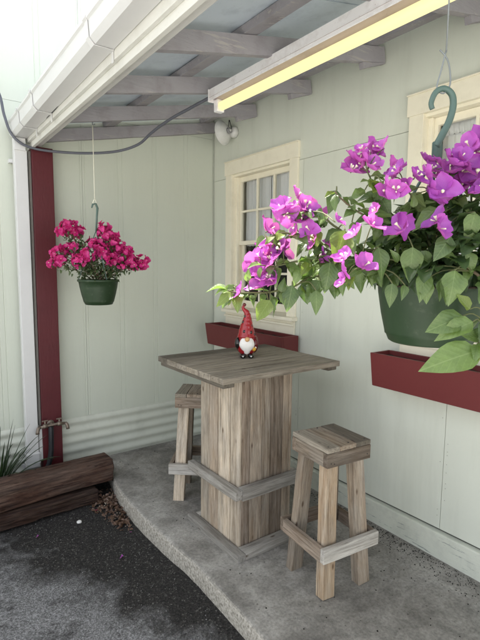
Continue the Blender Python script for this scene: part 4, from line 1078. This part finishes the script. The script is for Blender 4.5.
# ---------- far crimson bougainvillea
P2 = Vector((-1.345, -.640, 1.532))
far = thing('hanging_basket', P2-Vector((0, 0, .17)), 'green hanging pot of crimson bougainvillea in front of the end wall near the red post', 'hanging plant', 'hanging bougainvillea baskets')
pot(far, P2.x, P2.y, P2.z, .98)
H2 = P2+Vector((-.012, 0, .50))
tube('hook', [H2+Vector((.004, 0, -.17)), H2+Vector((.012, 0, -.07)), H2+Vector((.017, 0, -.015)), H2+Vector((.006, 0, .012)), H2+Vector((-.014, 0, .008)), H2+Vector((-.022, 0, -.016))], [.006, .007, .0085, .008, .007, .005]*1, M_hook, far, 8)
for a in (.6, 2.7, 4.8):
    e = P2+Vector((math.cos(a)*.132, math.sin(a)*.132, 0)); tube('hanger_arm', [H2+Vector((.004, 0, -.165)), e], .003, M_hook, far, 6)
tube('string', [(H2.x-.002, -.640, zr(H2.x)-.012), (H2.x, -.640, H2.z+.10), (H2.x, -.640, H2.z+.04)], .0028, M_string, far, 6)
tube('string_loop', [H2+Vector((0, 0, .045)), H2+Vector((-.012, 0, .02)), H2+Vector((-.004, 0, .006)), H2+Vector((.012, 0, .016)), H2+Vector((0, 0, .045))], .0032, M_string, far, 6, 3)
tube('screw_hook', [(H2.x-.002, -.640, zr(H2.x)+.01), (H2.x-.002, -.640, zr(H2.x)-.02), (H2.x+.014, -.641, zr(H2.x)-.012)], .004, M_wire, far, 6)
FR_ = Vector((.86, -.5, 0)).normalized()
rnd = random.Random(5)
# clusters (offset along the view's right, depth, height)
clusters = [(-.255, 0, .155, .052), (-.20, .02, .17, .05), (-.175, -.02, .31-.02, .05), (-.225, 0, .27, .045), (-.13, .02, .265, .045), (-.30, .01, .10, .035), (-.115, -.04, .115, .055), (-.06, -.05, .14, .05), (-.155, 0, .19, .03),
            (.00, 0, .20, .05), (.05, .02, .255, .055), (.09, -.02, .235, .05), (.03, -.05, .165, .05), (.12, 0, .19, .055), (.16, .03, .155, .055), (.10, -.06, .12, .045), (.20, 0, .135, .05), (.24, .02, .105, .05), (.285, 0, .085, .04), (.30, .01, .12, .035), (-.24, -.02, .115, .04), (-.03, .06, .20, .05), (.17, -.05, .10, .04), (.08, .08, .18, .06), (-.14, .08, .16, .05), (.21, -.02, .165, .035), (-.21, -.01, .31-.01, .035), (.045, -.02, .29, .035)]
for (a, dpt, h, rad) in clusters:
    c = P2+FR_*a+Vector((-FR_.y, FR_.x, 0))*dpt+Vector((0, 0, h*1.27-.01))
    items = []
    for k in range(int(14*(rad/.045)**2)+4):
        v = Vector((rnd.gauss(0, 1), rnd.gauss(0, 1), rnd.gauss(0, 1))).normalized()*rad*rnd.uniform(.55, 1.05)
        v.z *= .8
        d = (v.normalized()+Vector((rnd.uniform(-.5, .5), rnd.uniform(-.5, .5), .2))).normalized()
        items.append((BR2[rnd.randrange(5)], dir_M(c+v, d.orthogonal(), d, rnd.uniform(.021, .031)) @ Matrix.Rotation(rnd.uniform(0, 6), 4, 'Z'), None))
    merge_mesh('flower_cluster', items, [M_bract2, M_floret], far)
    root = P2+Vector((rnd.uniform(-.05, .05), rnd.uniform(-.05, .05), -.02))
    midp = root.lerp(c, .55)+Vector((0, 0, .03))+FR_*(-.02 if a < 0 else .02)
    tube('stem', [root, midp, c], [.0042, .003, .0015][0:1]*1+[.003, .0015] if False else .0028, M_twig, far, 6)
    fol = []
    for k in range(40):
        t = rnd.uniform(.25, 1); q = root.lerp(midp, t*2) if t < .5 else midp.lerp(c, t*2-1)
        q = q+Vector((rnd.uniform(-.03, .03), rnd.uniform(-.03, .03), rnd.uniform(-.03, .02)))
        d = Vector((rnd.uniform(-1, 1), rnd.uniform(-1, 1), rnd.uniform(-.9, .3)))
        fol.append((LM[rnd.randrange(6)], dir_M(q, d, (rnd.uniform(-.4, .4), rnd.uniform(-.4, .4), 1), rnd.uniform(.018, .034)), 0))
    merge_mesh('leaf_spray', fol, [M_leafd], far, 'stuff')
fol = []
for k in range(260):
    a = rnd.uniform(0, 6.28); r_ = rnd.uniform(.02, .15); q = P2+Vector((math.cos(a)*r_, math.sin(a)*r_, rnd.uniform(-.01, .11)))
    d = Vector((math.cos(a)+rnd.uniform(-.7, .7), math.sin(a)+rnd.uniform(-.7, .7), rnd.uniform(-.5, .7)))
    fol.append((LM[rnd.randrange(6)], dir_M(q, d, (0, 0, 1), rnd.uniform(.018, .034)), 0))
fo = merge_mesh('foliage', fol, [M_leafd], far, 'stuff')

# ---------- strap-leaved plant at the left edge
sp = thing('strap_leaf_plant', (-1.975, -.24, .02), 'dark green plant with long thin arching leaves behind the timbers', 'plant')
rnd = random.Random(3)
for k in range(60):
    a = rnd.uniform(0, 2*math.pi); L = rnd.uniform(.36, .64); lean = rnd.uniform(.25, 1.1)
    d = Vector((math.cos(a), math.sin(a)*.55, 0)); V = []; F = []; n = 9; side = Vector((-d.y, d.x, 0)).normalized()
    b0 = Vector((d.x*.03, d.y*.03, .0))
    for i in range(n+1):
        t = i/n; hgt = L*(t*math.cos(lean*.6)-.42*lean*t*t); outw = L*(math.sin(lean*.8)*t*.95)
        p = b0+d*outw+Vector((0, 0, hgt)); hw = .012*(1-t)**.5*(.6+.4*min(1, t*4)) 
        V += [p-side*hw+Vector((0, 0, .003)), p, p+side*hw+Vector((0, 0, .003))]
    for i in range(n):
        for j in range(2): q = i*3+j; F.append((q, q+1, q+4, q+3))
    py_obj('leaf', V, F, M_blade, sp, WM[sp.name], True)

# ================================================================ LITTER
rnd = random.Random(9)
def gz_(x, y): return -.135+.012*(noise.noise(Vector((x*1.3, y*1.3, 0))))
def scatter(name, n, pos, size, meshes, mat, flat=True):
    V = []; F = []
    for k in range(n):
        p = pos(); s = size(); me = meshes[rnd.randrange(len(meshes))]
        M = Matrix.Translation(p) @ Matrix.Rotation(rnd.uniform(0, 6.28), 4, 'Z') @ Matrix.Rotation(rnd.gauss(0, .35), 4, 'X') @ Matrix.Rotation(rnd.gauss(0, .3), 4, 'Y') @ Matrix.Diagonal((s, s, s, 1))
        o = len(V); V += [M @ v.co for v in me.vertices]; F += [tuple(i+o for i in q.vertices) for q in me.polygons]
    ob = py_obj(name, V, F, mat, None, None, False); ob['kind'] = 'stuff'; return ob
def pebble():
    bm = bmesh.new(); bmesh.ops.create_icosphere(bm, subdivisions=1, radius=1)
    for v in bm.verts: v.co = Vector((v.co.x*rnd.uniform(.7, 1.2), v.co.y*rnd.uniform(.6, 1.1), v.co.z*rnd.uniform(.4, .8)))
    me = bpy.data.meshes.new('pebble'); bm.to_mesh(me); bm.free(); return me
PB = [pebble() for _ in range(6)]
def slab_edge_x(y):
    b_ = min(edge, key=lambda p: abs(p.y-y)); return b_.x
def litter_pos():
    if rnd.random() < .7:
        x = rnd.gauss(-1.285, .05); y = rnd.gauss(-.56, .075)
    else:
        y = rnd.gauss(-.86, .07); x = slab_edge_x(y)-.02-abs(rnd.gauss(0, .05))
    x = min(x, slab_edge_x(y)-.015)
    return Vector((x, y, gz_(x, y)+abs(rnd.gauss(.008, .012))))
litter = scatter('leaf_litter', 330, litter_pos, lambda: rnd.uniform(.014, .050), LM, M_dead)
M_chip = paint('pale_chip_litter', (.40, .33, .25), .8, .4, .5, (.12, .09, .07), .2, 60)
scatter('chip_litter', 70, litter_pos, lambda: rnd.uniform(.003, .007), PB, M_chip)
def gp():
    x = rnd.uniform(-3.2, -1.25); y = rnd.uniform(-3.2, -.5); x = min(x, slab_edge_x(y)-.02)
    return Vector((x, y, gz_(x, y)+.001))
M_grit = paint('pale_grit', (.22, .215, .21), .8, .5, .5, (.1, .1, .1), .2, 90)
scatter('grit', 2600, gp, lambda: abs(rnd.gauss(.001, .0012))+.0009, PB, M_grit)
M_crumb = plain('black_crumbs', (.012, .011, .010), .9, .1)
def cp():
    y = rnd.uniform(-3.6, -1.3); x = -.045-abs(rnd.gauss(0, .075))*(.5+.5*(-y/2.5)); return Vector((x, y, FL(y)+.002))
scatter('black_crumbs', 1100, cp, lambda: rnd.uniform(.0012, .0042), PB, M_crumb)
def cp2():
    y = rnd.uniform(-3.4, -.1); x = rnd.uniform(-1.1, -.05); return Vector((x, y, FL(y)+.0015))
scatter('slab_specks', 150, cp2, lambda: rnd.uniform(.0025, .0055), PB, M_crumb)

def petal(nm, x, y, s, mat, label, cat):
    o = py_obj(nm, [v.co for v in BR[0].vertices][:35], [tuple(p.vertices) for p in BR[0].polygons if max(p.vertices) < 35], mat, None,
               Matrix.Translation((x, y, gz_(x, y)+.006)) @ Matrix.Rotation(rnd.uniform(0, 6), 4, 'Z') @ Matrix.Rotation(R(-14), 4, 'Y') @ Matrix.Diagonal((s, s, s, 1)), True)
    tag(o, label, cat); return o
petal('fallen_bract', -1.828, -.728, .022, M_bract, 'small violet fallen petal on the asphalt just below the timbers', 'petal')
petal('fallen_bract', -1.463, -1.244, .028, M_bract, 'violet fallen petal on the asphalt near the slab edge', 'petal')
petal('fallen_bract', -1.300, -1.02, .014, M_bract, 'tiny violet fallen petal beside the leaf litter at the slab edge', 'petal')
petal('fallen_bract', -1.395, -.62, .014, M_bract2, 'small crimson fallen petal at the left of the leaf litter', 'petal')
bm = bmesh.new(); bmesh.ops.create_icosphere(bm, subdivisions=2, radius=.018)
for v in bm.verts: v.co += noise.noise_vector(v.co*60)*.004; v.co.z *= .55
tag(bm_obj('white_pebble', bm, plain('white_stone', (.75, .74, .70), .6), None, Matrix.Translation((-1.544, -.705, gz_(-1.544, -.705)+.008)), True), 'small white stone lying on the dark asphalt in front of the timbers', 'stone')
bm = bmesh.new(); bmesh.ops.create_icosphere(bm, subdivisions=3, radius=.055)
for v in bm.verts: v.co += noise.noise_vector(v.co*16)*.018; v.co.z *= .8
tag(bm_obj('grey_rock', bm, paint('grey_rock', (.20, .21, .18), .85, .3, .4, (.08, .08, .07), .6, 50), None, Matrix.Translation((-1.40, -.10, .03)), True), 'grey green rock at the foot of the red post', 'rock')

# ---- pieces that belong to a part become its sub-parts
def under(thing_obj, child_kind, part_kind):
    kids = list(thing_obj.children); parts = [k for k in kids if k.name.split('.')[0] == part_kind]
    if not parts: return
    for c in kids:
        if c.name.split('.')[0] == child_kind:
            p = min(parts, key=lambda q: (q.matrix_basis.translation-c.matrix_basis.translation).length)
            Mc, Mp = c.matrix_basis.copy(), p.matrix_basis.copy(); c.parent = p; c.matrix_basis = Mp.inverted() @ Mc
bpy.context.view_layer.update()
for o in list(bpy.data.objects):
    k = o.name.split('.')[0]
    if k == 'garden_gnome': under(o, 'shoe_dot', 'shoe')
    elif k == 'garden_faucet': under(o, 'handle', 'valve_body')
    elif k == 'hanging_basket': under(o, 'soil', 'pot')
    elif k == 'rain_gutter': under(o, 'bracket_strap', 'gutter_bracket')
    elif k == 'wall_lamp': under(o, 'hub_cap', 'hub')
